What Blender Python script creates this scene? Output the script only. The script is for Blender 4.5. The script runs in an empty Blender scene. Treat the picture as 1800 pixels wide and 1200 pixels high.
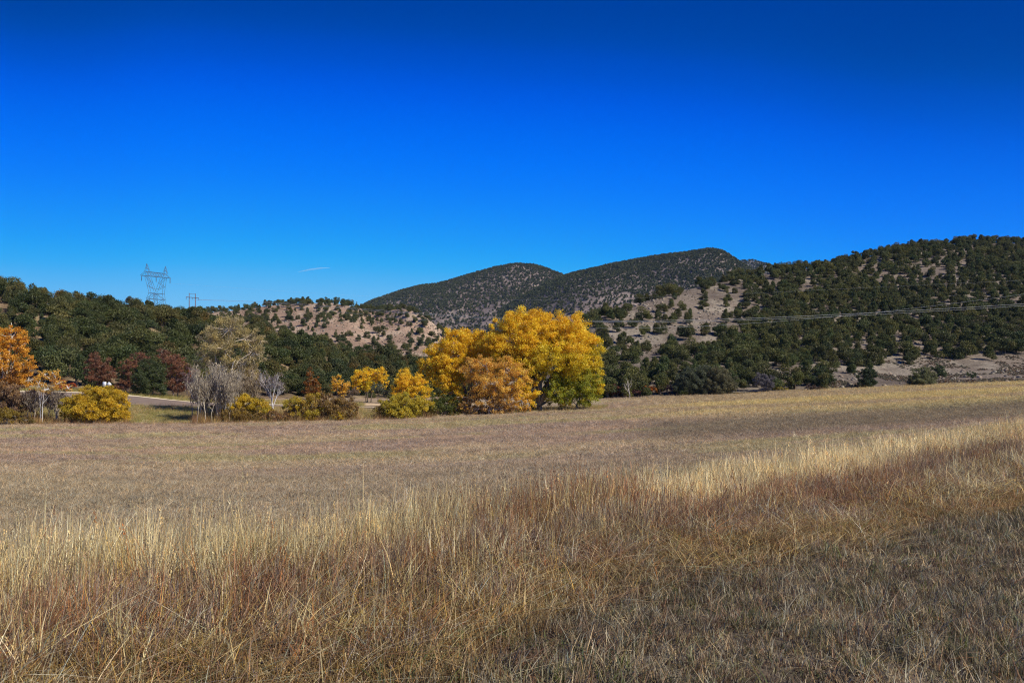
import bpy, math
import numpy as np
from mathutils import Vector

sc = bpy.context.scene
R = math.radians
rng = np.random.default_rng(7)

# ------------------------------------------------------------------ camera, world, sun, exposure
F, PX0, PY0 = 1400.0, 900.0, 600.0          # focal length and centre of the 1800 x 1200 frame
PITCH = R(2.25)
ZC = 1.65
cd = bpy.data.cameras.new('camera')
cam = bpy.data.objects.new('camera', cd)
sc.collection.objects.link(cam)
cam.location = (0, 0, ZC)
cam.rotation_euler = (R(90) + PITCH, 0, 0)
cd.sensor_width = 36
cd.lens = 36 * F / 1800
cd.clip_start = 0.1
cd.clip_end = 30000
sc.camera = cam

SUN_AZ, SUN_EL = R(120), R(41)               # azimuth clockwise from the view direction
world = bpy.data.worlds.new('World')
sc.world = world
world.use_nodes = True
wt = world.node_tree
bg = wt.nodes['Background']
sky = wt.nodes.new('ShaderNodeTexSky')
sky.sky_type = 'NISHITA'
sky.sun_disc = False
sky.sun_elevation = SUN_EL
sky.sun_rotation = SUN_AZ
sky.altitude = 2200
sky.air_density = 1.0
sky.dust_density = 0.2
sky.ozone_density = 3.0
# deep polarised sky: darker away from the middle, then a tone curve per channel
tc = wt.nodes.new('ShaderNodeTexCoord')
sx = wt.nodes.new('ShaderNodeSeparateXYZ')
fc = wt.nodes.new('ShaderNodeFloatCurve')
m1 = wt.nodes.new('ShaderNodeMath'); m1.operation = 'MULTIPLY_ADD'
m1.inputs[1].default_value = 0.5; m1.inputs[2].default_value = 0.5
cv = fc.mapping.curves[0]
pts = [(0.0, .74), (.235, .79), (.335, .92), (.5, 1.0), (.6, .975), (.72, .845), (.80, .765), (1.0, .73)]
while len(cv.points) < len(pts):
    cv.points.new(.5, .5)
for p, q in zip(cv.points, pts):
    p.location = q
fc.mapping.update()
sc1 = wt.nodes.new('ShaderNodeVectorMath'); sc1.operation = 'SCALE'
sc1.inputs['Scale'].default_value = 0.1
sc2 = wt.nodes.new('ShaderNodeVectorMath'); sc2.operation = 'SCALE'
rc = wt.nodes.new('ShaderNodeRGBCurve')
def setcurve(c, pts):
    while len(c.points) < len(pts):
        c.points.new(.5, .5)
    for p, q in zip(c.points, pts):
        p.location = q
setcurve(rc.mapping.curves[0], [(0, 0), (.20, .0), (.25, .018), (.285, .062), (.33, .12), (.5, .26), (1, .5)])
setcurve(rc.mapping.curves[1], [(0, 0), (.149, .046), (.173, .071), (.216, .137), (.265, .199), (.342, .305), (.42, .41), (.6, .56), (1, .75)])
setcurve(rc.mapping.curves[2], [(0, 0), (.292, .36), (.329, .57), (.395, .89), (.461, .97), (.55, .96), (.7, .93), (1, .95)])
rc.mapping.use_clip = False
rc.mapping.update()
sc3 = wt.nodes.new('ShaderNodeVectorMath'); sc3.operation = 'SCALE'
sc3.inputs['Scale'].default_value = 10.0
L = wt.links.new
L(tc.outputs['Generated'], sx.inputs[0])
L(sx.outputs[0], m1.inputs[0])
L(m1.outputs[0], fc.inputs['Value'])
L(sky.outputs[0], sc1.inputs[0])
L(sc1.outputs[0], sc2.inputs[0])
L(fc.outputs[0], sc2.inputs['Scale'])
L(sc2.outputs[0], rc.inputs['Color'])
L(rc.outputs[0], sc3.inputs[0])
L(sc3.outputs[0], bg.inputs[0])
bg.inputs[1].default_value = 0.0815

sd = bpy.data.lights.new('sun', 'SUN')
sun = bpy.data.objects.new('sun', sd)
sc.collection.objects.link(sun)
sd.energy = 4.8
sd.angle = R(0.53)
sd.color = (1.0, 0.935, 0.77)
sdir = Vector((math.sin(SUN_AZ) * math.cos(SUN_EL), math.cos(SUN_AZ) * math.cos(SUN_EL), math.sin(SUN_EL)))
sun.rotation_euler = sdir.to_track_quat('Z', 'Y').to_euler()
sun.location = (60, -20, 60)
vs = sc.view_settings
vs.view_transform = 'Standard'
vs.look = 'None'
vs.exposure = 0.3
vs.gamma = 1.0
vs.use_curve_mapping = False
sc.render.engine = 'CYCLES'
sc.cycles.max_bounces = 5
sc.cycles.diffuse_bounces = 3
sc.cycles.transparent_max_bounces = 6
sc.cycles.use_denoising = True
sc.cycles.denoiser = 'OPENIMAGEDENOISE'
sc.cycles.denoising_input_passes = 'RGB_ALBEDO_NORMAL'
sc.cycles.denoising_prefilter = 'NONE'
sc.cycles.filter_width = 1.15
sc.cycles.volume_bounces = 0

# ------------------------------------------------------------------ helpers
CT, ST = math.cos(PITCH), math.sin(PITCH)
def at(px, row, y):
    """world point at depth y that shows at (px, row) of the 1800 x 1200 frame"""
    px, row, y = np.broadcast_arrays(*[np.asarray(a, float) for a in (px, row, y)])
    v = PY0 - row
    A = F * CT - v * ST
    return np.stack([(px - PX0) * y / A, y, ZC + (F * ST + v * CT) * y / A], -1)
def proj(P):
    P = np.asarray(P, float)
    yc = P[..., 1] * CT + (P[..., 2] - ZC) * ST
    zu = -P[..., 1] * ST + (P[..., 2] - ZC) * CT
    return PX0 + F * P[..., 0] / yc, PY0 - F * zu / yc
def lin(*c):
    c = np.array(c, float) / 255
    return np.where(c <= .04045, c / 12.92, ((c + .055) / 1.055) ** 2.4)
def _hash(ix, iy, seed):
    h = (ix.astype(np.int64) * 374761393 + iy.astype(np.int64) * 668265263 + seed * 1442695041) & 0xFFFFFFFF
    h = ((h ^ (h >> 13)) * 1274126177) & 0xFFFFFFFF
    h = h ^ (h >> 16)
    return (h & 0xFFFF) / 65535.0
def vnoise(x, y, seed=0):
    x = np.asarray(x, float); y = np.asarray(y, float)
    ix, iy = np.floor(x), np.floor(y)
    fx, fy = x - ix, y - iy
    fx = fx * fx * (3 - 2 * fx); fy = fy * fy * (3 - 2 * fy)
    a = _hash(ix, iy, seed); b = _hash(ix + 1, iy, seed); c = _hash(ix, iy + 1, seed); d = _hash(ix + 1, iy + 1, seed)
    return (a * (1 - fx) + b * fx) * (1 - fy) + (c * (1 - fx) + d * fx) * fy
def fbm(x, y, seed=0, o=4):
    s, a, n = 0, .5, 0
    for k in range(o):
        s = s + a * vnoise(x * 2 ** k + 17 * k, y * 2 ** k - 9 * k, seed + k); n += a; a *= .5
    return s / n
def smooth(e0, e1, x):
    t = np.clip((x - e0) / (e1 - e0), 0, 1)
    return t * t * (3 - 2 * t)
def link(o, parent=None):
    sc.collection.objects.link(o)
    if parent is not None:
        o.parent = parent
    return o
def tag(o, label=None, cat=None, group=None, kind=None):
    if label: o['label'] = label
    if cat: o['category'] = cat
    if group: o['group'] = group
    if kind: o['kind'] = kind
    return o
def mesh(name, V, Q, mat, col=None, smooth_=False):
    V = np.ascontiguousarray(V, np.float32); Q = np.ascontiguousarray(Q, np.int32)
    me = bpy.data.meshes.new(name)
    n, k = Q.shape
    me.vertices.add(len(V)); me.vertices.foreach_set('co', V.ravel())
    me.loops.add(n * k); me.loops.foreach_set('vertex_index', Q.ravel())
    me.polygons.add(n)
    me.polygons.foreach_set('loop_start', np.arange(0, n * k, k, dtype=np.int32))
    me.polygons.foreach_set('loop_total', np.full(n, k, np.int32))
    if smooth_:
        me.polygons.foreach_set('use_smooth', np.ones(n, bool))
    if col is not None:
        c = np.ones((len(V), 4), np.float32); c[:, :3] = col
        a = me.attributes.new('col', 'FLOAT_COLOR', 'POINT')
        a.data.foreach_set('color', c.ravel())
    me.update(calc_edges=True)
    me.materials.append(mat)
    return me
def ob(name, me, parent=None, loc=None):
    o = bpy.data.objects.new(name, me)
    if loc is not None: o.location = loc
    return link(o, parent)
def empty(name, loc):
    o = bpy.data.objects.new(name, None)
    o.empty_display_size = .5
    o.location = loc
    return link(o)
class Geo:
    def __init__(s): s.V = []; s.Q = []; s.C = []; s.n = 0
    def add(s, V, Q, C):
        V = np.asarray(V, float).reshape(-1, 3)
        s.V.append(V); s.Q.append(np.asarray(Q) + s.n)
        C = np.asarray(C, float)
        s.C.append(np.broadcast_to(C, V.shape).copy()); s.n += len(V)
    def mesh(s, name, mat, smooth_=False):
        return mesh(name, np.concatenate(s.V), np.concatenate(s.Q), mat, np.concatenate(s.C), smooth_)
def tube(g, P, r, col, n=5):
    """tapered tube along points P with radii r"""
    P = np.asarray(P, float); m = len(P); r = np.broadcast_to(np.asarray(r, float), (m,))
    T = np.gradient(P, axis=0); T /= np.linalg.norm(T, axis=1, keepdims=True) + 1e-9
    up = np.where(np.abs(T[:, 2:3]) > .9, np.array([[1., 0, 0]]), np.array([[0, 0, 1.]]))
    A = np.cross(T, up); A /= np.linalg.norm(A, axis=1, keepdims=True) + 1e-9
    B = np.cross(T, A)
    a = np.linspace(0, 2 * np.pi, n, endpoint=False)
    V = P[:, None] + r[:, None, None] * (np.cos(a)[None, :, None] * A[:, None] + np.sin(a)[None, :, None] * B[:, None])
    i = np.arange(m - 1)[:, None] * n; j = np.arange(n)[None]; k = (j + 1) % n
    Q = np.stack([i + j, i + k, i + n + k, i + n + j], -1).reshape(-1, 4)
    g.add(V.reshape(-1, 3), Q, col)
def segs(g, P0, P1, r0, r1, col, n=3):
    """many straight thin tubes at once"""
    P0 = np.asarray(P0, float); P1 = np.asarray(P1, float); N = len(P0)
    if N == 0: return
    T = P1 - P0; T /= np.linalg.norm(T, axis=1, keepdims=True) + 1e-9
    up = np.where(np.abs(T[:, 2:3]) > .9, np.array([[1., 0, 0]]), np.array([[0, 0, 1.]]))
    A = np.cross(T, up); A /= np.linalg.norm(A, axis=1, keepdims=True) + 1e-9
    B = np.cross(T, A)
    a = np.linspace(0, 2 * np.pi, n, endpoint=False)
    ring = np.cos(a)[None, :, None] * A[:, None] + np.sin(a)[None, :, None] * B[:, None]
    r0 = np.broadcast_to(r0, (N,))[:, None, None]; r1 = np.broadcast_to(r1, (N,))[:, None, None]
    V = np.concatenate([P0[:, None] + r0 * ring, P1[:, None] + r1 * ring], 1)
    b = (np.arange(N) * 2 * n)[:, None]; j = np.arange(n)[None]; k = (j + 1) % n
    Q = np.stack([b + j, b + k, b + n + k, b + n + j], -1).reshape(-1, 4)
    C = np.asarray(col, float)
    if C.ndim == 2: C = np.repeat(C, 2 * n, 0)
    g.add(V.reshape(-1, 3), Q, C)
def box(g, c, s, col, rot=0.0):
    c = np.asarray(c, float); s = np.asarray(s, float) / 2
    V = np.array([[x, y, z] for z in (-1, 1) for y in (-1, 1) for x in (-1, 1)], float) * s
    ca, sa = math.cos(rot), math.sin(rot)
    V = np.stack([V[:, 0] * ca - V[:, 1] * sa, V[:, 0] * sa + V[:, 1] * ca, V[:, 2]], -1) + c
    Q = [[0, 2, 3, 1], [4, 5, 7, 6], [0, 1, 5, 4], [2, 6, 7, 3], [0, 4, 6, 2], [1, 3, 7, 5]]
    g.add(V, Q, col)
def leaves(g, C, s, col, elong=1.0, r=None, upright=0.0):
    """diamond leaf sprays: centres C, size s, colours col"""
    r = r or rng
    N = len(C); s = np.broadcast_to(s, (N,))[:, None]
    a = r.normal(size=(N, 3)); a[:, 2] += upright * 3 * np.sign(a[:, 2] + 1e-9); a /= np.linalg.norm(a, axis=1, keepdims=True)
    b = r.normal(size=(N, 3)); b -= (b * a).sum(1, keepdims=True) * a; b /= np.linalg.norm(b, axis=1, keepdims=True)
    n = np.cross(a, b)
    a = a * s * elong * .5; b = b * s * .5
    V = np.stack([C - a, C + b + n * s * .12, C + a, C - b + n * s * .12], 1).reshape(-1, 3)
    Q = np.arange(4 * N).reshape(N, 4)
    g.add(V, Q, np.repeat(col, 4, 0))

# ------------------------------------------------------------------ materials
def newmat(name):
    m = bpy.data.materials.new(name); m.use_nodes = True
    nt = m.node_tree; nt.nodes.clear()
    return m, nt, nt.nodes.new('ShaderNodeOutputMaterial')
def mix_rgb(nt, mode, fac, a, b):
    n = nt.nodes.new('ShaderNodeMix'); n.data_type = 'RGBA'; n.blend_type = mode
    for k, v in ((0, fac), (6, a), (7, b)):
        if hasattr(v, 'is_output'): nt.links.new(v, n.inputs[k])
        elif k == 0: n.inputs[0].default_value = v
        else: n.inputs[k].default_value = (*v, 1)
    return n.outputs[2]
def foliage_mat(name, trans=.3, instanced=False, objrand=0.0, gain=1.0):
    m, nt, out = newmat(name)
    at_ = nt.nodes.new('ShaderNodeAttribute'); at_.attribute_name = 'col'
    c = at_.outputs['Color']
    if instanced:
        t = nt.nodes.new('ShaderNodeAttribute'); t.attribute_type = 'INSTANCER'; t.attribute_name = 'tint'
        c = mix_rgb(nt, 'MULTIPLY', 1.0, c, t.outputs['Color'])
    if gain != 1.0:
        c = mix_rgb(nt, 'MULTIPLY', 1.0, c, (gain, gain, gain))
    d = nt.nodes.new('ShaderNodeBsdfDiffuse'); nt.links.new(c, d.inputs[0])
    t = nt.nodes.new('ShaderNodeBsdfTranslucent'); nt.links.new(c, t.inputs[0])
    mx = nt.nodes.new('ShaderNodeMixShader'); mx.inputs[0].default_value = trans
    nt.links.new(d.outputs[0], mx.inputs[1]); nt.links.new(t.outputs[0], mx.inputs[2])
    g = nt.nodes.new('ShaderNodeBsdfGlossy'); g.inputs['Roughness'].default_value = .5
    m2 = nt.nodes.new('ShaderNodeMixShader'); m2.inputs[0].default_value = .025
    nt.links.new(mx.outputs[0], m2.inputs[1]); nt.links.new(g.outputs[0], m2.inputs[2])
    nt.links.new(m2.outputs[0], out.inputs[0])
    return m
def ground_mat(name, scales=((.6, .25), (4.0, .35), (25.0, .35)), bump=.4, bscale=12.0, bdist=.05, tex=None):
    m, nt, out = newmat(name)
    p = nt.nodes.new('ShaderNodeBsdfPrincipled'); p.inputs['Roughness'].default_value = .95
    p.inputs['Specular IOR Level'].default_value = .1
    at_ = nt.nodes.new('ShaderNodeAttribute'); at_.attribute_name = 'col'
    c = at_.outputs['Color']
    geo = nt.nodes.new('ShaderNodeNewGeometry')
    for s, a in scales:
        n = nt.nodes.new('ShaderNodeTexNoise'); n.inputs['Scale'].default_value = s; n.inputs['Detail'].default_value = 5
        nt.links.new(geo.outputs['Position'], n.inputs['Vector'])
        r = nt.nodes.new('ShaderNodeMapRange'); r.inputs[1].default_value = .3; r.inputs[2].default_value = .7
        r.inputs[3].default_value = 1 - a; r.inputs[4].default_value = 1 + a
        nt.links.new(n.outputs[0], r.inputs[0])
        cb = nt.nodes.new('ShaderNodeCombineColor')
        for i in range(3): nt.links.new(r.outputs[0], cb.inputs[i])
        c = mix_rgb(nt, 'MULTIPLY', 1.0, c, cb.outputs[0])
    nt.links.new(c, p.inputs['Base Color'])
    n = nt.nodes.new('ShaderNodeTexNoise'); n.inputs['Scale'].default_value = bscale; n.inputs['Detail'].default_value = 8
    nt.links.new(geo.outputs['Position'], n.inputs['Vector'])
    b = nt.nodes.new('ShaderNodeBump'); b.inputs['Strength'].default_value = bump; b.inputs['Distance'].default_value = bdist
    nt.links.new(n.outputs[0], b.inputs['Height']); nt.links.new(b.outputs[0], p.inputs['Normal'])
    nt.links.new(p.outputs[0], out.inputs[0])
    return m
def plain_mat(name, col, rough=.6, metal=0.0):
    m, nt, out = newmat(name)
    p = nt.nodes.new('ShaderNodeBsdfPrincipled')
    p.inputs['Roughness'].default_value = rough; p.inputs['Metallic'].default_value = metal
    n = nt.nodes.new('ShaderNodeTexNoise'); n.inputs['Scale'].default_value = 3
    geo = nt.nodes.new('ShaderNodeNewGeometry'); nt.links.new(geo.outputs['Position'], n.inputs['Vector'])
    c = mix_rgb(nt, 'MIX', n.outputs[0], tuple(np.array(col) * .8), tuple(np.minimum(np.array(col) * 1.2, 1)))
    nt.links.new(c, p.inputs['Base Color'])
    nt.links.new(p.outputs[0], out.inputs[0])
    return m
M_LEAF = foliage_mat('leaf', .5)
M_CONIFER = foliage_mat('conifer_needles', .12, instanced=True)
M_GRASS = foliage_mat('dry_grass', .3, instanced=True)
M_BARK = foliage_mat('bark', .0)
M_GROUND = ground_mat('field_soil', ((.35, .12), (3.0, .2), (14.0, .3)), .5, 9.0, .04)
M_HILL = ground_mat('hill_soil', ((.05, .15), (.5, .2), (2.5, .25)), .8, 1.2, .5)
M_MOUNT = ground_mat('mountain_soil', ((.008, .2), (.05, .25), (.2, .3)), .6, .1, 4.0)
M_ROAD = ground_mat('road_gravel', ((.5, .08), (5.0, .1), (40.0, .15)), .3, 20, .02)
M_STEEL = plain_mat('galvanised_steel', (.10, .12, .17), .5, .3)
M_WOOD = plain_mat('pole_wood', (.16, .08, .06), .9)
M_WIRE = plain_mat('wire_metal', (.70, .70, .70), .45, .0)
M_SIGN = plain_mat('sign_aluminium', (.72, .74, .78), .4, .1)

# ------------------------------------------------------------------ the ground
def gauss1(a, s, axis):
    if s <= 0: return a
    k = int(3 * s) + 1
    w = np.exp(-.5 * (np.arange(-k, k + 1) / s) ** 2); w /= w.sum()
    a = np.moveaxis(a, axis, -1)
    p = np.pad(a, [(0, 0)] * (a.ndim - 1) + [(k, k)], mode='edge')
    o = sum(w[i] * p[..., i:i + a.shape[-1]] for i in range(2 * k + 1))
    return np.moveaxis(o, -1, axis)
GT = {
 -500: [(1, 1.65), (5, 1.75), (8, 2.0), (10, 2.2), (14, 2.5), (20, 3.0), (35, 4.0), (60, 5.2), (95, 6.2), (104, 5.6), (113, 4.75), (125, 2.7), (132, 2.6), (200, 3.5), (6000, 12)],
 100: [(1, 1.65), (5, 1.75), (8, 2.0), (10, 2.2), (14, 2.5), (20, 3.0), (35, 4.0), (60, 5.2), (95, 6.25), (104, 5.6), (113, 4.65), (125, 2.8), (132, 2.6), (200, 3.5), (6000, 12)],
 240: [(1, 1.65), (5, 1.75), (8, 2.0), (10, 2.2), (14, 2.5), (20, 3.0), (35, 4.0), (60, 5.2), (95, 6.2), (104, 5.5), (113, 4.65), (125, 3.5), (132, 3.3), (200, 4), (6000, 12)],
 340: [(1, 1.65), (5, 1.75), (8, 2.0), (10, 2.2), (14, 2.5), (20, 3.0), (35, 4.0), (60, 5.2), (95, 6.15), (104, 5.6), (113, 4.9), (123, 4.5), (132, 4.3), (200, 4.5), (6000, 12)],
 500: [(1, 1.65), (5, 1.75), (8, 1.95), (10, 2.15), (14, 2.45), (20, 3.0), (35, 4.0), (60, 5.1), (97, 6.0), (108, 5.5), (120, 4.9), (140, 4.7), (200, 5), (6000, 12)],
 700: [(1, 1.65), (5, 1.73), (8, 1.9), (10, 2.1), (13, 2.3), (18, 2.75), (30, 3.6), (60, 4.9), (98, 5.85), (110, 5.6), (150, 5.4), (200, 5.5), (6000, 12)],
 900: [(1, 1.65), (5, 1.72), (8, 1.85), (10, 2.0), (14, 2.3), (18, 2.6), (30, 3.4), (60, 4.6), (104, 5.2), (150, 5.6), (200, 5.6), (6000, 12)],
 1130: [(1, 1.65), (5, 1.7), (8, 1.8), (10, 1.93), (15, 2.25), (22, 2.65), (35, 3.3), (60, 4.1), (100, 4.6), (150, 4.85), (170, 4.9), (300, 5), (6000, 12)],
 1500: [(1, 1.65), (5, 1.68), (10, 1.85), (20, 2.25), (25, 2.45), (35, 2.75), (60, 3.15), (100, 3.3), (155, 3.1), (170, 3.1), (300, 4), (6000, 12)],
 1800: [(1, 1.65), (5, 1.66), (10, 1.75), (20, 1.95), (27, 2.05), (40, 2.25), (60, 2.3), (100, 2.2), (155, 1.8), (170, 1.8), (300, 3), (6000, 12)],
 2400: [(1, 1.65), (5, 1.66), (10, 1.7), (20, 1.75), (40, 1.8), (60, 1.8), (100, 1.6), (155, 1.2), (170, 1.2), (300, 3), (6000, 12)]}
GU = np.linspace(-500, 2400, 117)
GD = np.linspace(0, math.log(6000), 420)
_k = sorted(GT)
_tab = np.array([np.interp(GD, np.log([p[0] for p in GT[u]]), [p[1] for p in GT[u]]) for u in _k])
_full = np.array([[np.interp(u, _k, _tab[:, j]) for j in range(len(GD))] for u in GU])
_full = gauss1(gauss1(_full, 1.1, 1), 1.5, 0)
def polar(X, Y):
    X = np.asarray(X, float); Y = np.asarray(Y, float)
    az = np.clip(np.arctan2(X, Y), -R(47), R(47)); r = np.hypot(X, Y)
    d = np.maximum(r * np.cos(az), 1.0)
    return PX0 + F * np.tan(az), d
def zG(X, Y):
    u, d = polar(X, Y)
    fu = np.clip((u - GU[0]) / (GU[1] - GU[0]), 0, len(GU) - 1.001); fd = np.clip(np.log(d) / (GD[1] - GD[0]), 0, len(GD) - 1.001)
    iu = fu.astype(int); idd = fd.astype(int); fu = fu - iu; fd = fd - idd
    h = (_full[iu, idd] * (1 - fu) + _full[iu + 1, idd] * fu) * (1 - fd) + (_full[iu, idd + 1] * (1 - fu) + _full[iu + 1, idd + 1] * fu) * fd
    bump = (fbm(np.asarray(X) * .35, np.asarray(Y) * .35, 5, 3) - .5) * .14 * smooth(2, 12, d)
    bump += (fbm(np.asarray(X) * .05, np.asarray(Y) * .05, 8, 3) - .5) * .5 * smooth(25, 70, d) * (1 - smooth(90, 100, d) * (1 - smooth(135, 150, d)))
    return ZC - h + bump
# tall grass belt: outer and inner depth per picture column
def D_out(u): return np.interp(u, [-500, 0, 300, 600, 900, 1130, 1300, 1500, 1800, 2100, 2400], [7.6, 8.2, 8.9, 10.1, 12.1, 14.5, 17.6, 21.3, 28, 36, 44])
def D_in(u): return np.interp(u, [-500, 0, 300, 600, 850, 1000, 1250, 1500, 1800, 2100, 2400], [2.7, 3.0, 3.4, 3.9, 4.6, 5.7, 6.9, 8.2, 10.2, 13, 16])
PAL = {k: lin(*v) for k, v in dict(tan=(170, 150, 120), olive=(160, 146, 108), mauve=(154, 133, 114), gold=(184, 164, 112), dark=(114, 102, 82),
       grey=(140, 126, 108), sand=(190, 172, 140), pink=(166, 142, 118), green=(128, 126, 70), red=(140, 84, 58)).items()}
def field_colour(X, Y):
    """real colour of the mown grass at a place"""
    X = np.asarray(X, float); Y = np.asarray(Y, float)
    u, d = polar(X, Y)
    n1 = fbm(X * .05 + 3 - Y * .02, Y * .10, 21, 4)[..., None]; n2 = fbm(X * .07 - 8 - Y * .03, Y * .13 + 4, 31, 4)[..., None]
    n3 = fbm(X * .25, Y * .5, 41, 3)[..., None]
    c = PAL['tan'] * (1 - smooth(.42, .6, n1)) + PAL['mauve'] * smooth(.42, .6, n1)
    k = smooth(.52, .66, n2); c = c * (1 - k) + PAL['olive'] * k
    k = smooth(.58, .68, n1 * .5 + n3 * .5); c = c * (1 - k) + PAL['pink'] * k
    near = (1 - smooth(14, 45, d))[..., None] * .75; c = c * (1 - near) + (PAL['grey'] * .55 + PAL['olive'] * .45) * near
    rows_ = fbm(X * .012 + 5 + Y * .004, Y * .5, 181, 3)[..., None]; c = c * (.90 + .20 * rows_)
    far = (smooth(88, 96, d) * (1 - smooth(600, 900, u)))[..., None] * .7
    c = c * (1 - far) + PAL['pink'] * far
    # golden uncut strips on the far right, dark swath in front of them
    st = smooth(.42, .56, fbm(X * .010 + d * .012, d * .085, 51, 3))
    right = (smooth(1050, 1250, u) * smooth(62, 84, d))[..., None]
    g = PAL['gold'] * st[..., None] + (PAL['mauve'] * .6 + PAL['gold'] * .35) * (1 - st[..., None])
    c = c * (1 - right) + g * right
    dk = (smooth(1050, 1200, u) * smooth(38, 46, d) * (1 - smooth(60, 72, d)))[..., None] * .75
    c = c * (1 - dk) + PAL['dark'] * 1.15 * dk
    verge = (1 - smooth(D_in(u), D_in(u) + .6, d))[..., None]
    c = c * (1 - verge) + PAL['grey'] * (.75 + .4 * n3) * verge
    # bank below the road
    b = (smooth(96, 98.5, d) * (1 - smooth(470, 620, u)) * (1 - smooth(128, 134, d)))[..., None]
    bk = PAL['green'] * (1 - n2) * 1.1 + PAL['sand'] * n2
    bk = bk * (.8 + .5 * n3)
    c = c * (1 - b) + bk * b
    f = (smooth(160, 220, d))[..., None]
    c = c * (1 - f) + PAL['tan'] * .8 * f
    return c
th = np.concatenate([np.linspace(-R(44), R(44), 430), np.linspace(R(46), R(314), 90)])
rr = np.concatenate([[0.0], np.exp(np.linspace(math.log(1.0), math.log(170), 340)), np.exp(np.linspace(math.log(175), math.log(9000), 45))])
TH, RR = np.meshgrid(th, rr)
X, Y = RR * np.sin(TH), RR * np.cos(TH)
Zg = zG(X, Y)
V = np.stack([X, Y, Zg], -1).reshape(-1, 3)
nr, ntn = X.shape
i = np.arange(nr - 1)[:, None] * ntn; j = np.arange(ntn)[None]; k = (j + 1) % ntn
Q = np.stack([i + k, i + j, i + ntn + j, i + ntn + k], -1).reshape(-1, 4)
gcol = field_colour(X, Y).reshape(-1, 3) * .85
_u, _d = polar(X.ravel(), Y.ravel())
gcol = gcol * (1 - .35 * (1 - smooth(D_in(_u) - .5, D_in(_u) + .5, _d)))[:, None]
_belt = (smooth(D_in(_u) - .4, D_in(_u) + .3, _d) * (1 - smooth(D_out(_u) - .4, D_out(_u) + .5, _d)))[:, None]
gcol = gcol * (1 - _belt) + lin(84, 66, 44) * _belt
tag(ob('ground', mesh('ground', V, Q, M_GROUND, gcol, True)), kind='structure')

# ------------------------------------------------------------------ hills
class Hill:
    def __init__(s, name, knots, nu, nt, amp, seed, nscale, mat, colf):
        s.ku = sorted(knots); s.u0, s.u1 = s.ku[0], s.ku[-1]
        np_ = len(knots[s.ku[0]])
        T = np.linspace(0, 1, 90); tk = np.linspace(0, 1, np_)
        U = np.linspace(s.u0, s.u1, 240)
        D = np.array([np.interp(T, tk, [p[0] for p in knots[u]]) for u in s.ku]); W = np.array([np.interp(T, tk, [p[1] for p in knots[u]]) for u in s.ku])
        D = np.array([np.interp(U, s.ku, D[:, j]) for j in range(90)]).T; W = np.array([np.interp(U, s.ku, W[:, j]) for j in range(90)]).T
        s.D = gauss1(gauss1(D, 3, 1), 2, 0); s.W = gauss1(gauss1(W, 2.0, 1), 1.3, 0)
        s.amp, s.seed, s.ns = amp, seed, nscale
        s.tc = (np_ - 2) / (np_ - 1)          # t of the crest
        u, t = np.meshgrid(np.linspace(s.u0, s.u1, nu), np.linspace(0, 1, nt))
        P = s.P(u, t)
        i = np.arange(nt - 1)[:, None] * nu; j = np.arange(nu - 1)[None]
        Q = np.stack([i + j, i + j + 1, i + nu + j + 1, i + nu + j], -1).reshape(-1, 4)
        col = colf(P.reshape(-1, 3), u.ravel(), t.ravel())
        s.obj = tag(ob(name, mesh(name, P.reshape(-1, 3), Q, mat, col, True)), kind='structure')
    def P(s, u, t):
        u = np.asarray(u, float); t = np.asarray(t, float)
        fu = np.clip((u - s.u0) / (s.u1 - s.u0) * 239, 0, 238.999); ft = np.clip(t * 89, 0, 88.999)
        iu = fu.astype(int); it = ft.astype(int); fu = fu - iu; ft = ft - it
        def bl(A): return (A[iu, it] * (1 - fu) + A[iu + 1, it] * fu) * (1 - ft) + (A[iu, it + 1] * (1 - fu) + A[iu + 1, it + 1] * fu) * ft
        P = at(u, bl(s.W), bl(s.D))
        env = smooth(0, .25, t) * (.35 + .65 * (1 - smooth(s.tc - .22, s.tc - .02, t)))
        n = fbm(P[..., 0] * s.ns, P[..., 1] * s.ns, s.seed, 5) - .5
        rid = np.abs(fbm(P[..., 0] * s.ns * .6 + 5, P[..., 1] * s.ns * .3, s.seed + 9, 3) - .5) * 2
        P[..., 2] += s.amp * env * (n * 1.2 + (rid - .3) * .8)
        return P
def soil(c1, c2, c3, s1, seed):
    c1, c2, c3 = lin(*c1), lin(*c2), lin(*c3)
    def f(P, u, t):
        n = smooth(.38, .62, fbm(P[:, 0] * s1, P[:, 1] * s1, seed, 4))[:, None]; m = smooth(.5, .68, fbm(P[:, 0] * s1 * 3, P[:, 1] * s1 * 3, seed + 3, 4))[:, None]
        c = c1 * (1 - n) + c2 * n
        return c * (1 - m * .7) + c3 * m * .7
    return f
hillA = Hill('hillside', {
 -900: [(132, 692), (145, 640), (165, 575), (190, 515), (240, 525)], 0: [(132, 690), (146, 645), (165, 580), (188, 516), (240, 530)],
 100: [(132, 690), (146, 648), (168, 590), (192, 541), (240, 555)], 250: [(133, 692), (148, 652), (172, 603), (200, 557), (250, 570)],
 340: [(136, 697), (152, 662), (178, 615), (210, 570), (255, 585)], 480: [(145, 701), (162, 672), (190, 630), (225, 596), (270, 612)],
 600: [(158, 702), (175, 682), (205, 652), (240, 628), (290, 640)], 690: [(168, 702), (185, 684), (215, 660), (250, 640), (300, 652)],
 760: [(178, 704), (195, 690), (225, 672), (260, 656), (310, 668)], 860: [(190, 704), (205, 697), (235, 685), (270, 672), (320, 680)]},
 260, 90, 2.5, 61, .03, M_HILL, soil((120, 100, 78), (100, 84, 66), (150, 132, 104), .05, 3))
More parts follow.
